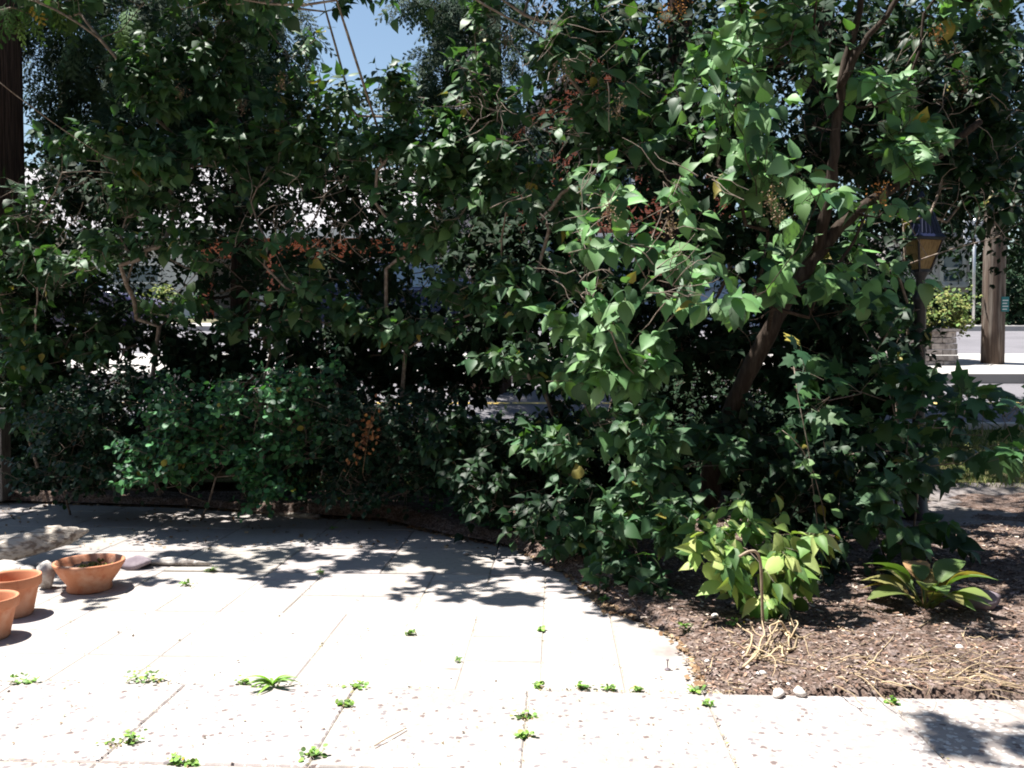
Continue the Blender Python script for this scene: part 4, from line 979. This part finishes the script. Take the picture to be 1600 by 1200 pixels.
shrub('planter_shrub', 'feathery yellow-green shrub growing in the block planter', 'shrub', (cx+.15, d+.5, z1+.03), [
    (1480, 480, 12.5, 36, 36, .3, 3.0), (1450, 490, 12.6, 34, 34, .3, 3.0), (1490, 500, 12.3, 24, 16, .2, 3.0), (1425, 500, 12.5, 24, 20, .25, 3)], kind='ylw2', tmpl=[SMALL], size=.06, tl=.3, nodes=5, nroot=5, leafarea=.35, matl='leafdull', rmax=.012, group=None)

# lantern on its post
M['iron'] = mat('iron', (.012, .014, .02), .45, .5, noise=(40, (.03, .03, .035), .5, .7))
M['ironroof'] = mat('ironroof', (.012, .016, .05), .4, .5)
M['amber'] = mat('amber', (.42, .30, .14), .35, .5, noise=(14, (.28, .19, .08), .45, .65, (6, 6, 1)), translucent=.35)
d = 6.1; x = xat(1436, d); zg = 0.03
root = thing('lamp_post', 'black post lantern with amber glass under a dark blue roof', 'lantern', (x, d, zg), R(14))
zt_, zgb, zgt = zat(308, d)-zg, zat(424, d)-zg, zat(374, d)-zg
b = MB(); b.lathe([(0, 0), (.10, 0), (.10, .06), (.07, .12), (.05, .3), (.042, .34), (.038, zgb-.22), (.05, zgb-.20), (.05, zgb-.17), (.032, zgb-.14), (.030, zgb-.05), (.055, zgb-.01), (.055, zgb+.001), (0, zgb+.002)], k=20); b.build('post', M['iron'], root)
def frus(b, r0, r1, za, zb, k=4, t=.0):
    th = np.arange(k)*2*np.pi/k+np.pi/k
    V = [(r0*math.cos(a), r0*math.sin(a), za) for a in th]+[(r1*math.cos(a), r1*math.sin(a), zb) for a in th]
    b.add(V, [tuple(range(k))[::-1], tuple(range(k, 2*k))]+[(i, (i+1) % k, k+(i+1) % k, k+i) for i in range(k)])
rb, rt = .062, .138
b = MB()
th = np.arange(4)*np.pi/2+np.pi/4
for a in th: b.tube([(rb*math.cos(a), rb*math.sin(a), zgb), (rt*math.cos(a), rt*math.sin(a), zgt)], .008, k=6)
frus(b, rb+.008, rb+.008, zgb-.008, zgb+.012); frus(b, rt+.012, rt+.012, zgt-.012, zgt+.006); cg = b.build('cage', M['iron'], root, smooth=False)
for i in range(4):
    a0, a1 = th[i], th[(i+1) % 4]; b = MB(); V = []
    for f in (.965, .935):
        V += [(rb*f*math.cos(a0), rb*f*math.sin(a0), zgb+.012), (rb*f*math.cos(a1), rb*f*math.sin(a1), zgb+.012), (rt*f*math.cos(a1), rt*f*math.sin(a1), zgt-.014), (rt*f*math.cos(a0), rt*f*math.sin(a0), zgt-.014)]
    b.add(V, [(0, 1, 2, 3), (7, 6, 5, 4), (0, 4, 5, 1), (2, 6, 7, 3), (1, 5, 6, 2), (3, 7, 4, 0)]); b.build('glass_pane', M['amber'], root, smooth=False)
b = MB(); frus(b, rt+.022, rt*.98, zgt+.007, zgt+.03); frus(b, rt*.97, .065, zgt+.031, zt_-.07); frus(b, .064, .04, zt_-.069, zt_-.03); b.tube([(0, 0, zt_-.03), (0, 0, zt_+.0), (0, 0, zt_+.04)], [.02, .028, .006], k=10)
for i in range(4):
    a0, a1 = th[i], th[(i+1) % 4]
    for f in (.15, .325, .5, .675, .85):
        p0 = np.array([(rt*.97)*((1-f)*math.cos(a0)+f*math.cos(a1)), (rt*.97)*((1-f)*math.sin(a0)+f*math.sin(a1)), zgt+.033])
        p1 = np.array([.065*((1-f)*math.cos(a0)+f*math.cos(a1)), .065*((1-f)*math.sin(a0)+f*math.sin(a1)), zt_-.071])
        b.tube([p0, p1], .004, k=4)
b.build('roof', M['ironroof'], root, smooth=False)

# grey fence post at the left edge
p = G(-2, 782); root = None
b = MB(); h = zat(638, p[1])-p[2]
b.box((-.07, -.07, 0), (.07, .07, h-.02)); b.box((-.082, -.082, h-.019), (.082, .082, h))
fpo = b.build('fence_post', M['postwood'], smooth=False, bevel=.006, loc=(p[0], p[1], p[2])); tag(fpo, 'grey weathered square wooden post at the left edge of the hedge', 'post')

# ------------------------------------------------------------------ pots, rocks, timber
def pot(label, px, py, rr, h, r_base):
    p = G(px, py); root = thing('flower_pot', label, 'flower pot', p, group='empty terracotta pots')
    b = MB(); t = .011; hl = h*.27
    b.lathe([(0, 0), (r_base*.96, 0), (r_base, .006), (rr*.90, h-hl), (rr*.905, h-hl+.001), (rr*.985, h-hl+.003), (rr, h-hl+.01), (rr*1.01, h-.008), (rr*1.0, h-.001), (rr*.985, h), (rr-t, h-.002), (rr-t*1.3, h-.01), (rr*.90-t*1.2, h-hl), (r_base-t, .012), (0.02, .012), (.0, .012)], k=56)
    b.build('pot_body', M['terracotta'], root)
    return root
pot('empty terracotta pot nearer the grey rocks, the larger of the pair', 19, 961, .125, .185, .088)
pot('empty terracotta pot cut off by the left edge, nearest the camera', -18, 996, .118, .175, .082)
p = G(140, 921); root = thing('terracotta_bowl', 'wide terracotta bowl filled with soil and moss', 'plant bowl', p); root.scale = (.89, .89, .93)
b = MB(); b.lathe([(0, 0), (.118, 0), (.122, .008), (.118, .035), (.125, .045), (.155, .085), (.178, .125), (.188, .140), (.193, .150), (.192, .160), (.184, .163), (.176, .158), (.166, .135), (.14, .09), (.10, .05), (0, .045)], k=64)
b.build('bowl_body', M['terracotta'], root)
b = MB(); n = 26; V = []; 
for i in range(n):
    for j in range(n):
        x_ = (i/(n-1)*2-1); y_ = (j/(n-1)*2-1); r_ = max(abs(x_), abs(y_)); l_ = math.hypot(x_, y_)+1e-6
        x_, y_ = x_/l_*r_, y_/l_*r_
        V.append((x_*.158, y_*.158, .113+.016*math.sin(x_*5+1)*math.cos(y_*4)+random.uniform(-.005, .005)))
b.add(V, [(i*n+j, (i+1)*n+j, (i+1)*n+j+1, i*n+j+1) for i in range(n-1) for j in range(n-1)]); b.build('soil', M['soil'], root)
M['moss'] = mat('moss', (.12, .13, .035), .95, .1, noise=(60, (.22, .17, .06), .45, .65), bump=(150, 1, .006))
b = MB()
for i in range(260):
    a = random.uniform(0, 6.28); r_ = .15*random.random()**.5; x_, y_ = r_*math.cos(a), r_*math.sin(a)
    if math.sin(x_*40+2)+math.cos(y_*30)+x_*6 < .3: continue
    V = nrm(rnd(6)); s_ = random.uniform(.006, .014)
    b.add(np.array([(1, 0, 0), (0, 1, 0), (-1, 0, 0), (0, -1, 0), (0, 0, 1), (0, 0, -1)])*s_+np.array([x_, y_, .125+.01*random.random()]), [(0, 1, 4), (1, 2, 4), (2, 3, 4), (3, 0, 4), (1, 0, 5), (2, 1, 5), (3, 2, 5), (0, 3, 5)])
b.build('moss', M['moss'], root)

def ico(sub=3):
    import bmesh
    bm = bmesh.new(); bmesh.ops.create_icosphere(bm, subdivisions=sub, radius=1)
    V = np.array([v.co[:] for v in bm.verts]); fs = [tuple(v.index for v in f.verts) for f in bm.faces]; bm.free(); return V, fs
ICO3, ICO2, ICO1 = ico(4), ico(3), ico(2)
def rock(name, label, cat, loc, sx, sy, sz, rz=0, tilt=0, m='rock', seed=0, tm=None, rough=.12, facets=5, group=None, sink=.25, ry=0):
    V, fs = tm or ICO2; V = V.copy(); r_ = np.random.default_rng(seed)
    for _ in range(facets+9):      # cut flat facets
        nv = r_.normal(size=3); nv /= np.linalg.norm(nv); h = r_.uniform(.62, .92)
        dd = V@nv; k = dd > h; V[k] -= ((dd[k]-h))[:, None]*nv
    for fr, am in ((2.5, rough), (6, rough*.4), (14, rough*.18)):
        ph = r_.uniform(0, 6, (3, 3)); 
        V = V*(1+am*(np.sin(V@ (ph-3)*fr/3+ph[0]).sum(1))[:, None]*.5)
    V = V*np.array([sx, sy, sz])
    Mr = (Matrix.Rotation(rz, 3, 'Z')@Matrix.Rotation(tilt, 3, 'X')@Matrix.Rotation(ry, 3, 'Y'))
    V = V@np.array(Mr).T; V[:, 2] -= V[:, 2].min()+sink*sz*2
    b = MB(); b.add(V, fs); o_ = b.build(name, M[m], smooth=True, loc=loc)
    return tag(o_, label, cat, group)
rock('driftwood', 'long pale weathered driftwood log propped behind the terracotta bowl', 'driftwood', G(38, 888), .30, .07, .075, rz=R(28), ry=R(-17), m='driftwood', seed=3, tm=ICO3, sink=-.02, rough=.2)
rock('rock', 'white angular rock between the terracotta bowl and the small pots', 'rock', G(72, 920), .055, .06, .085, rz=R(20), seed=5, group='rocks by the pots', sink=.1)
rock('rock', 'flat layered yellowish rock under the end of the driftwood, at the left edge', 'rock', G(14, 905), .12, .10, .07, rz=R(10), seed=8, group='rocks by the pots', sink=.15)
rock('rock', 'small rough rock touching the driftwood from below', 'rock', G(45, 905), .05, .05, .045, rz=R(50), seed=9, group='rocks by the pots', sink=.1)
M['greystone'] = mat('greystone', (.16, .13, .15), .85, .25, noise=(10, (.26, .22, .24), .45, .7), bump=(40, .5, .004))
rock('stone_log', 'rounded purplish grey stone lying in the mulch right of the hosta', 'stone', G(1528, 960)+np.array([0, .03, .02]), .13, .06, .055, rz=R(-10), seed=11, m='greystone', rough=.05, facets=1, sink=.12)
M['whitestone'] = mat('whitestone', (.62, .58, .54), .7, .3, noise=(30, (.5, .45, .4), .45, .7))
for i, (px, py, s_, lb) in enumerate([(1190, 1060, .024, 'white oval pebble in the mulch below the dry vine bundle'), (1216, 1091, .028, 'left one of two white pebbles on the edge of the aggregate slabs'),
        (1250, 1090, .028, 'right one of two white pebbles on the edge of the aggregate slabs'), (1230, 1074, .013, 'small tan pebble beside the pair of white pebbles'),
        (728, 868, .022, 'bluish round pebble in the shade at the patio edge'), (1500, 1027, .02, 'pale pebble in the shaded mulch below the hosta'), (1118, 977, .02, 'pale chip of stone in the mulch near the patio corner'),
        (1105, 1049, .013, 'tiny white stone in the mulch beside the curved paver'), (1085, 950, .02, 'pale stone under the leaves at the front of the bed')]):
    rock('pebble', lb, 'pebble', G(px, py)+np.array([0, 0, .03 if 950 < py < 1060 and px > 1000 else .004]), s_, s_*.8, s_*.62, rz=i, seed=20+i, m='whitestone', tm=ICO1, rough=.04, facets=0, sink=.1, group='loose pebbles')
# old concrete edging remnant
rock('broken_edging', 'crumbling grey concrete edging remnant right of the bowl', 'edging stone', G(272, 886)+np.array([0, .02, 0]), .23, .035, .035, rz=R(-6), m='rock', seed=31, tm=ICO3, rough=.12, sink=.15)
rock('broken_edging', 'darker broken concrete lump touching the right side of the bowl', 'edging stone', G(212, 888), .10, .06, .04, rz=R(-30), m='greystone', seed=33, rough=.15, sink=.2)

def timber(name, label, a, c, r, m='wood', sq=False):
    a = np.array(a); c = np.array(c); b = MB(); mid = (a+c)/2
    t = np.linspace(0, 1, 12); q = a+(c-a)*t[:, None]; q[:, 2] += r*.8+np.sin(t*6)*.004
    b.tube(q-mid, r*rng.uniform(.9, 1.1, 12), k=4 if sq else 12)
    return tag(b.build(name, M[m], loc=mid, smooth=not sq), label, 'timber', group='timber edging at the foot of the hedge')
timber('timber_log', 'long thin weathered log lying at the foot of the hedge', G(318, 793), G(498, 812), .022, 'driftwood')
timber('timber_board', 'short grey board edging right of the long log', G(490, 800)+np.array([0, .1, 0]), G(660, 806)+np.array([0, .1, 0]), .05, 'wood', True)

# ------------------------------------------------------------------ plants in the bed
def broadplant(name, label, cat, loc, n, L, kinds, elev=(20, 70), wmul=1.0, stalk=.10, seed=1):
    r_ = np.random.default_rng(seed); root = thing(name, label, cat, loc)
    bl, bs = MB(), MB()
    for i in range(n):
        az_ = r_.uniform(0, 2*np.pi); e = R(r_.uniform(*elev)); f = r_.uniform(.65, 1.1)
        hd = np.array([math.cos(az_), math.sin(az_), 0]); st = stalk*r_.uniform(.6, 1.4)
        p0 = hd*.02+rnd(1, .008)[0]*[1, 1, 0]; p1 = p0+(hd*math.cos(e)+np.array([0, 0, math.sin(e)]))*st
        ax = hd*math.cos(e*.7)+np.array([0, 0, math.sin(e*.7)]); up = -hd*math.sin(e*.7)+np.array([0, 0, math.cos(e*.7)])+rnd(1, .15)[0]
        kd = kinds[r_.integers(len(kinds))]; c_ = cols('yellow', 1)*0+np.array([kd])*r_.uniform(.8, 1.2)
        bl.inst(HOSTA[0], HOSTA[1], frames(nrm(ax[None]), nrm(up[None]), np.array([L*f]), np.array([wmul])), p1[None], c_)
        bs.tube([p0, (p0+p1)/2+[0, 0, .01], p1], [.005, .004, .003], k=5, col=c_[0])
    bs.build('stalks', M['leafdull'], root); bl.build('leaves', M['leaf'], root)
gh = G(1445, 958); gh[2] = .03
broadplant('hosta', 'wilting hosta with yellowing broad leaves in the shaded mulch', 'hosta', gh, 22, .20, [(.13, .17, .05), (.10, .16, .05), (.30, .22, .08), (.20, .19, .07), (.36, .22, .11)], elev=(15, 65), stalk=.1)
yb = np.array([xat(1185, 4.2), 4.2, .03])
shrub('yellow_green_plant', 'glowing yellow-green plant with drooping pointed leaves at the front of the bed', 'plant', yb, [
    (1100, 830, 4.1, 50, 34, .15, 3.4), (1175, 800, 4.15, 65, 24, .15, 2.4), (1175, 850, 4.0, 85, 38, .25, 2.6), (1250, 850, 4.0, 55, 38, .15, 3.6), (1120, 890, 3.95, 50, 30, .12, 3.4), (1220, 900, 3.95, 60, 26, .12, 3.4), (1150, 925, 4.0, 60, 22, .1, 2.6), (1240, 930, 4.05, 55, 20, .1, 2.2)],
    kind='yellow', tmpl=[NARROW, HEART4], size=.112, tl=.16, nodes=3, droop=1.1, facing=(-.1, -.55, .8), leafarea=.42, nroot=7, rmax=.006, group=None, fw=.6)
M['drystem'] = mat('drystem', (.34, .27, .19), .8, .2, noise=(30, (.22, .16, .11), .45, .65))
def stemthing(name, label, cat, pts, r, m='drystem', loc=None, k=6):
    pts = np.array(pts); t = np.linspace(0, 1, len(pts)*4); q = np.stack([np.interp(t, np.linspace(0, 1, len(pts)), pts[:, i]) for i in range(3)], 1)
    for _ in range(3): q[1:-1] = (q[:-2]+2*q[1:-1]+q[2:])/4
    b = MB(); b.tube(q-q[0], r, k=k); return tag(b.build(name, M[m], loc=q[0]), label, cat)
s0 = G(1193, 992); ds = s0[1]
stemthing('bent_stem', 'bare brown stem hooked over at the top, before the yellow-green plant', 'dry stem', [s0, P(1191, 950, ds), P(1190, 900, ds), P(1188, 872, ds), P(1180, 860, ds-.02), P(1168, 862, ds-.03), P(1155, 870, ds-.04)], .0065)
stemthing('stub_stem', 'short snapped stem stub beside the hooked stem', 'dry stem', [G(1176, 998), P(1176, 985, G(1176, 998)[1]), P(1174, 972, G(1176, 998)[1])], .006)
# tendril with small round leaves
root = thing('young_vine', 'thin upright tendril with small round pale leaves before the dark bushes', 'vine', (xat(1290, 4.55), 4.55, .03)); o = np.array([xat(1290, 4.55), 4.55, .03])
b = MB()
pA = np.array([P(1295, 850, 4.5), P(1285, 790, 4.5), P(1272, 740, 4.45), P(1255, 705, 4.4), P(1238, 685, 4.4), P(1222, 672, 4.4)]); pB = np.array([o+[0, 0, 0], P(1275, 800, 4.5), P(1263, 700, 4.5), P(1247, 620, 4.55), P(1240, 570, 4.6)])
for q in (pA, pB): b.tube(q-o, .0025, k=5, col=(1, 1, 1))
b.build('stem', M['twig'], root)
b = MB()
for (px, py, s_) in [(1222, 672, .03), (1228, 680, .03), (1236, 688, .035), (1243, 704, .04), (1250, 724, .065), (1240, 730, .06), (1270, 735, .09), (1285, 780, .06), (1298, 795, .065), (1280, 775, .05), (1262, 745, .06)]:
    b.inst(OVAL[0], OVAL[1], frames(nrm(np.array([[random.uniform(-1, 1), -.3, random.uniform(-.3, .3)]])), nrm(np.array([[-.2, -.8, .8]])+rnd(1, .2)), np.array([s_])), (P(px, py, 4.43)-o)[None], np.array([[.12, .21, .07]]))
b.build('leaves', M['leaf'], root)

# dry vine bundle and straws
def strawlines(b, paths, o, r=.0045):
    for pts in paths:
        q = np.array(pts); t = np.linspace(0, 1, len(q)*4); q = np.stack([np.interp(t, np.linspace(0, 1, len(q)), q[:, i]) for i in range(3)], 1)
        for _ in range(2): q[1:-1] = (q[:-2]+2*q[1:-1]+q[2:])/4
        k_ = random.uniform(.45, 1.1); b.tube(q-o, r*random.uniform(.4, 1.4)*np.linspace(1.2, .4, len(q)), k=5, col=(k_, k_*.97, k_*.92))
def bg(px, py, dz=.01):
    p = G(px, py); p[2] = bed_h(p[0], p[1])+dz; return p
o = bg(1230, 1025); b = MB(); paths = []
def wander(x_, y_, ang, L, n=7, hz=.03, curl=.35):
    pts = []; z_ = random.uniform(.004, .012); c_ = random.gauss(0, curl)
    for q in range(n):
        pts.append(bg(x_, y_, max(.003, z_))); ang += c_+random.gauss(0, .22); st = L/n
        x_ += math.cos(ang)*st; y_ -= math.sin(ang)*st*.62; z_ = min(hz, max(.003, z_+random.gauss(0, hz*.4)))
    return pts
for i in range(12): paths.append(wander(1163+random.uniform(-10, 20), 1046+random.uniform(-12, 10), R(random.uniform(10, 45)), random.uniform(60, 135), hz=.05, curl=.16))
for i in range(8): paths.append(wander(1215+random.uniform(-15, 35), 1012+random.uniform(-10, 14), R(random.uniform(0, 360)), random.uniform(50, 110), hz=.06, curl=.45))
for i in range(5): paths.append(wander(1240+random.uniform(-15, 15), 1005+random.uniform(-5, 10), R(random.uniform(230, 320)), random.uniform(40, 80), hz=.03, curl=.2))
strawlines(b, paths, o, .0036); tag(b.build('dry_vine_bundle', M['straw'], loc=o), 'tangled bundle of bleached dry vine stems on the mulch', 'dry vines')
o = bg(1450, 1060); b = MB(); paths = []
for i in range(60):
    x_ = random.uniform(1290, 1570); y_ = 1050+(x_-1290)*.09+random.gauss(0, 15)
    paths.append(wander(x_, y_, R(random.gauss(-4, 22)), random.uniform(30, 170), hz=.025, curl=.07))
for i in range(70):
    paths.append(wander(random.uniform(1090, 1600), random.uniform(985, 1088), R(random.uniform(0, 360)), random.uniform(12, 50), n=4, hz=.012, curl=.2))
strawlines(b, paths, o, .0019); tag(b.build('straw_stalks', M['straw'], loc=o), 'long dry straw stalks strewn along the front of the mulch', 'straw', kind='stuff')
stemthing('fallen_twig', 'thin brown twig on the aggregate slabs near the bottom edge', 'twig', [G(585, 1172)+[0, 0, .012], G(610, 1158)+[0, 0, .016], G(635, 1144)+[0, 0, .012]], .0022)
p = G(1043, 1047); b = MB(); b.lathe([(0, 0), (.012, 0), (.012, .002), (.0025, .003), (.0022, .035), (.006, .036), (.006, .039), (0, .04)], k=14)
tag(b.build('metal_peg', M['greystone'], loc=p+[0, 0, .001]), 'small upright metal peg on the dark stained paver', 'peg')

# mulch chips, leaf litter (nobody could count them)
def chips(name, pts, cl, smin, smax, asp=.35, z=.004, label=None, m='mulch'):
    n = len(pts); b = MB(); tv = np.array([(-.5, -.5, 0), (.5, -.4, .05), (.45, .5, 0), (-.5, .4, .08)], float); 
    ax = nrm(rnd(n)*np.array([1, 1, .22])); up = nrm(np.array([[0, 0, 1.]])+rnd(n, .35))
    c_ = np.array(cl)[rng.integers(0, len(cl), n)]*rng.uniform(.7, 1.25, (n, 1))
    sz = rng.uniform(smin, smax, n)
    V = pts+np.array([0, 0, z]); b.inst(tv, [(0, 1, 2, 3)], frames(ax, up, sz, rng.uniform(asp*.5, asp*1.6, n)), V, c_)
    o_ = b.build(name, M[m], smooth=False); tag(o_, label, name.replace('_', ' '), kind='stuff'); return o_
pts = []
while len(pts) < 26000:
    y = 3.0+3.2*random.random()**1.3; x = random.uniform(.3, 4.6)
    if x < bedleft(y)-.03*random.random() or pinv(x, y)[1] < V0-.01*random.random(): continue
    pts.append((x, y, bed_h(x, y)+random.uniform(-.004, .010)))
chips('mulch', np.array(pts), [(.19, .12, .09), (.13, .09, .075), (.25, .16, .115), (.36, .27, .20), (.09, .066, .055), (.46, .39, .33), (.17, .135, .125), (.26, .20, .185)], .006, .032, asp=.28, label='reddish brown bark mulch and needles covering the bed')
pts = []
while len(pts) < 1500:
    y = random.uniform(4.0, 7.3); x = bedleft(y)+abs(random.gauss(0, .10))-.03
    pts.append((x, y, .006))
for i in range(700):
    px, py = random.uniform(-50, 900), random.uniform(780, 860); g = G(px, py); pts.append((g[0], g[1], .008))
for i in range(220):
    g = G(random.uniform(930, 1110), random.uniform(930, 1080)); 
    e = bedleft(g[1])-abs(random.gauss(0, .02)); pts.append((e, g[1], .004))
chips('leaf_litter', np.array(pts), [(.30, .20, .12), (.20, .12, .07), (.38, .28, .18), (.12, .09, .06)], .008, .03, asp=.6, label='dry leaf crumbs along the edge of the patio')
pts = []
for i in range(420):
    g = G(random.uniform(-20, 1150), random.uniform(880, 1200)); pts.append((g[0], g[1], .004))
for i in range(520):
    u = random.uniform(-4, U845+W+.4); x_, y_ = pw(u, V0+random.gauss(0, .006))
    if math.sin(u*5.3)+math.sin(u*13.1+1) > -.2: pts.append((x_, y_, .003))
for i in range(420):
    k_ = random.randint(-7, 1); v_ = random.uniform(V0, step_v); x_, y_ = pw(U845+k_*W, v_); x_ += random.gauss(0, .004)
    if math.sin(v_*9+k_*2)+math.sin(v_*17+k_) > .2: pts.append((x_, y_, .003))
for i in range(420):
    k_ = random.randint(-4, 3); v_ = random.uniform(V0-1.1, V0); x_, y_ = pw(uj+k_*w6, v_); x_ += random.gauss(0, .005)
    if math.sin(v_*9+k_*2) > -.1: pts.append((x_, y_, .006))
chips('debris', np.array(pts), [(.30, .24, .17), (.12, .10, .08), (.24, .22, .10)], .003, .011, asp=.6, label='tiny specks of debris on the pale slabs')
# lawn grass
n = 30000; b = MB(); x = rng.uniform(-2, 7.5, n); y = rng.uniform(7.2, 8.62, n)
z = np.interp(y, [q[0] for q in PROF], [q[1] for q in PROF])+.06
tv = np.array([(-.5, 0, 0), (.5, 0, 0), (.2, .6, .08), (0, 1, .25), (-.2, .6, .08)], float)
ax = nrm(np.array([[0, 0, 1.]])+rnd(n, .45)); c_ = np.array([(.12, .17, .045), (.20, .22, .07), (.30, .27, .12), (.08, .13, .035)])[rng.integers(0, 4, n)]*rng.uniform(.7, 1.2, (n, 1))
b.inst(tv, [(0, 1, 2, 4), (4, 2, 3)], frames(ax, nrm(rnd(n)), rng.uniform(.03, .09, n), np.full(n, .12)), np.stack([x, y, z], 1), c_)
tag(b.build('grass', M['leafdull']), 'short patchy grass between the walkway and the road', 'grass', kind='stuff')
# creeping ground cover at the foot of the hedge
pp = []
for i in range(900):
    px = random.uniform(380, 1000); py = np.interp(px, [380, 650, 850, 1000], [800, 815, 860, 925])-abs(random.gauss(0, 26)); g = G(px, py); pp.append(g+[0, 0, .03])
pp = np.array(pp); n = len(pp); b = MB(); twigs(b, None, pp, nrm(np.array([[0, -.3, .8]])+rnd(n, .5)), np.full(n, .10), 'bush', [OVAL], .038, nodes=2, droop=.1)
tag(b.build('ground_cover', M['leaf']), 'small creeping plants in the shade under the hedge', 'ground cover', kind='stuff')

# ------------------------------------------------------------------ weeds in the joints
def weed(px, py, kind, s, label):
    s *= .72
    p = G(px, py); p[2] = .004
    if px > 1020 and py < 1078: p[2] = bed_h(p[0], p[1])
    b = MB()
    if kind == 'clover':
        n = int(14+s*500); c_ = np.stack([rng.normal(size=n)*s*.55, rng.normal(size=n)*s*.25, np.abs(rng.normal(size=n))*s*.3+.004], 1)
        b.inst(OVAL[0], OVAL[1], frames(nrm(rnd(n)*[1, 1, .3]), nrm(np.array([[0, -.2, 1.]])+rnd(n, .35)), rng.uniform(.008, .02, n), np.full(n, 1.2)), c_, cols('bush', n)*np.array([3.4, 2.1, 1.2]))
        for q in c_[:12]: b.tube([(q[0]*.4, q[1]*.4, 0), q], .0009, k=3, col=(.12, .16, .05))
        if n: b.inst(CARD[0], CARD[1], frames(nrm(rnd(8)*[1, 1, .2]), nrm(np.array([[0, 0, 1.]])+rnd(8, .3)), rng.uniform(.01, .02, 8)), rnd(8, s*.4)*[1, .5, 0]+[0, 0, .003], np.array([(.25, .18, .09)]*8))
    elif kind == 'rosette':
        n = 13; a = np.linspace(0, 2*np.pi, n, endpoint=False)+rng.normal(size=n)*.2; e = rng.uniform(.15, .8, n)
        ax = np.stack([np.cos(a)*np.cos(e), np.sin(a)*np.cos(e), np.sin(e)], 1)
        b.inst(HOSTA[0], HOSTA[1], frames(ax, nrm(np.array([[0, 0, 1.]])+rnd(n, .2)), s*rng.uniform(.6, 1.2, n), np.full(n, .55)), np.zeros((n, 3))+[0, 0, .003], cols('bush', n)*np.array([3.0, 1.9, 1.1]))
    elif kind == 'grass':
        n = 20; a = rng.uniform(0, 2*np.pi, n); e = rng.uniform(.1, .9, n)
        ax = np.stack([np.cos(a)*np.cos(e), np.sin(a)*np.cos(e), np.sin(e)], 1)
        b.inst(HOSTA[0], HOSTA[1], frames(ax, nrm(np.array([[0, 0, 1.]])+rnd(n, .2)), s*rng.uniform(.6, 1.3, n), np.full(n, .26)), np.zeros((n, 3))+[0, 0, .003], cols('bush', n)*np.array([3.4, 2.1, 1.2]))
    o_ = b.build('weed', M['leaf'], loc=p); tag(o_, label, 'weed', group='weeds in the patio joints')
for a in [(35, 1070, 'clover', .06, 'clover weed at the far left end of the slab joint, below the pots'), (228, 1066, 'clover', .09, 'widest clover patch, in the joint left of the spiky grassy weed'),
          (332, 893, 'rosette', .06, 'leafy rosette weed right of the crumbling edging'), (290, 915, 'clover', .045, 'small clover weed just in front of the crumbling edging'),
          (500, 897, 'rosette', .045, 'narrow rosette weed at the border of the leaf shade'), (382, 1070, 'clover', .035, 'small clover tuft touching the left side of the spiky grassy weed'),
          (426, 1076, 'grass', .12, 'spiky grassy weed sprawling from the slab joint'), (560, 1076, 'clover', .04, 'rounded clover tuft right of the spiky grassy weed'),
          (541, 1106, 'clover', .03, 'thin clover weed in the aggregate just below the rounded tuft'), (716, 1034, 'rosette', .03, 'small weed standing over the reddish stain'),
          (640, 992, 'clover', .03, 'flat yellowish weed in the middle of the white pavers'), (847, 986, 'clover', .018, 'tiny weed in the long joint below the leaf shadow'),
          (840, 1074, 'clover', .018, 'tiny weed where the long joint meets the aggregate'), (910, 1078, 'clover', .03, 'left tuft of the pair before the widest paver'),
          (953, 1079, 'clover', .03, 'right tuft of the pair before the widest paver'), (998, 1081, 'clover', .03, 'faded clover tuft before the stained paver'),
          (1085, 1084, 'clover', .035, 'clover tuft at the tip of the curved paver'), (820, 1125, 'clover', .035, 'green weed in the aggregate joint, the upper of two'),
          (818, 1155, 'clover', .035, 'yellowish weed in the aggregate joint, the lower of two'), (200, 1163, 'clover', .06, 'elongated weed patch in the lower left aggregate joint'),
          (492, 1185, 'clover', .05, 'upright weed patch at the bottom edge'), (276, 1196, 'clover', .04, 'weed cut off by the bottom edge, left of the upright patch'),
          (1106, 1106, 'clover', .025, 'small weed in the aggregate below the curved paver'), (1069, 990, 'rosette', .05, 'rosette weed in the mulch beside the curved paver'),
          (1148, 988, 'clover', .045, 'clover weed in the mulch left of the hooked stem'), (945, 940, 'rosette', .06, 'upright rosette weed at the shaded patio corner'),
          (1320, 1082, 'rosette', .035, 'small green weed among the straw stalks'), (1395, 1102, 'clover', .03, 'green weed at the slab edge in the straw'),
          (520, 828, 'rosette', .05, 'weed in deep shade before the timber board'), (300, 1198, 'clover', .02, 'bit of weed at the very bottom edge')]:
    weed(*a)
# withered orange spray in the bushes
root = None
o = P(575, 680, 5.75); b = MB(); n = 60; q = np.stack([rng.normal(size=n)*.04, rng.normal(size=n)*.03, rng.normal(size=n)*.09], 1); q[:, 0] -= q[:, 2]*-.35
b.inst(SMALL[0], SMALL[1], frames(nrm(np.array([[0, 0, -1.]])+rnd(n, .6)), nrm(rnd(n)+[0, -.6, .4]), rng.uniform(.02, .04, n)), q, np.array([(.22, .09, .035), (.26, .13, .06), (.15, .06, .03)])[rng.integers(0, 3, n)])
b.tube([(.06, 0, .2), (.0, .0, 0), (-.04, .02, -.25)], .002, k=4, col=(.2, .12, .07))
tag(b.build('withered_spray', M['leafdull'], loc=o), 'withered orange-brown leaf spray hanging in the dark bushes', 'dead leaves')
print('done', LEAFN)
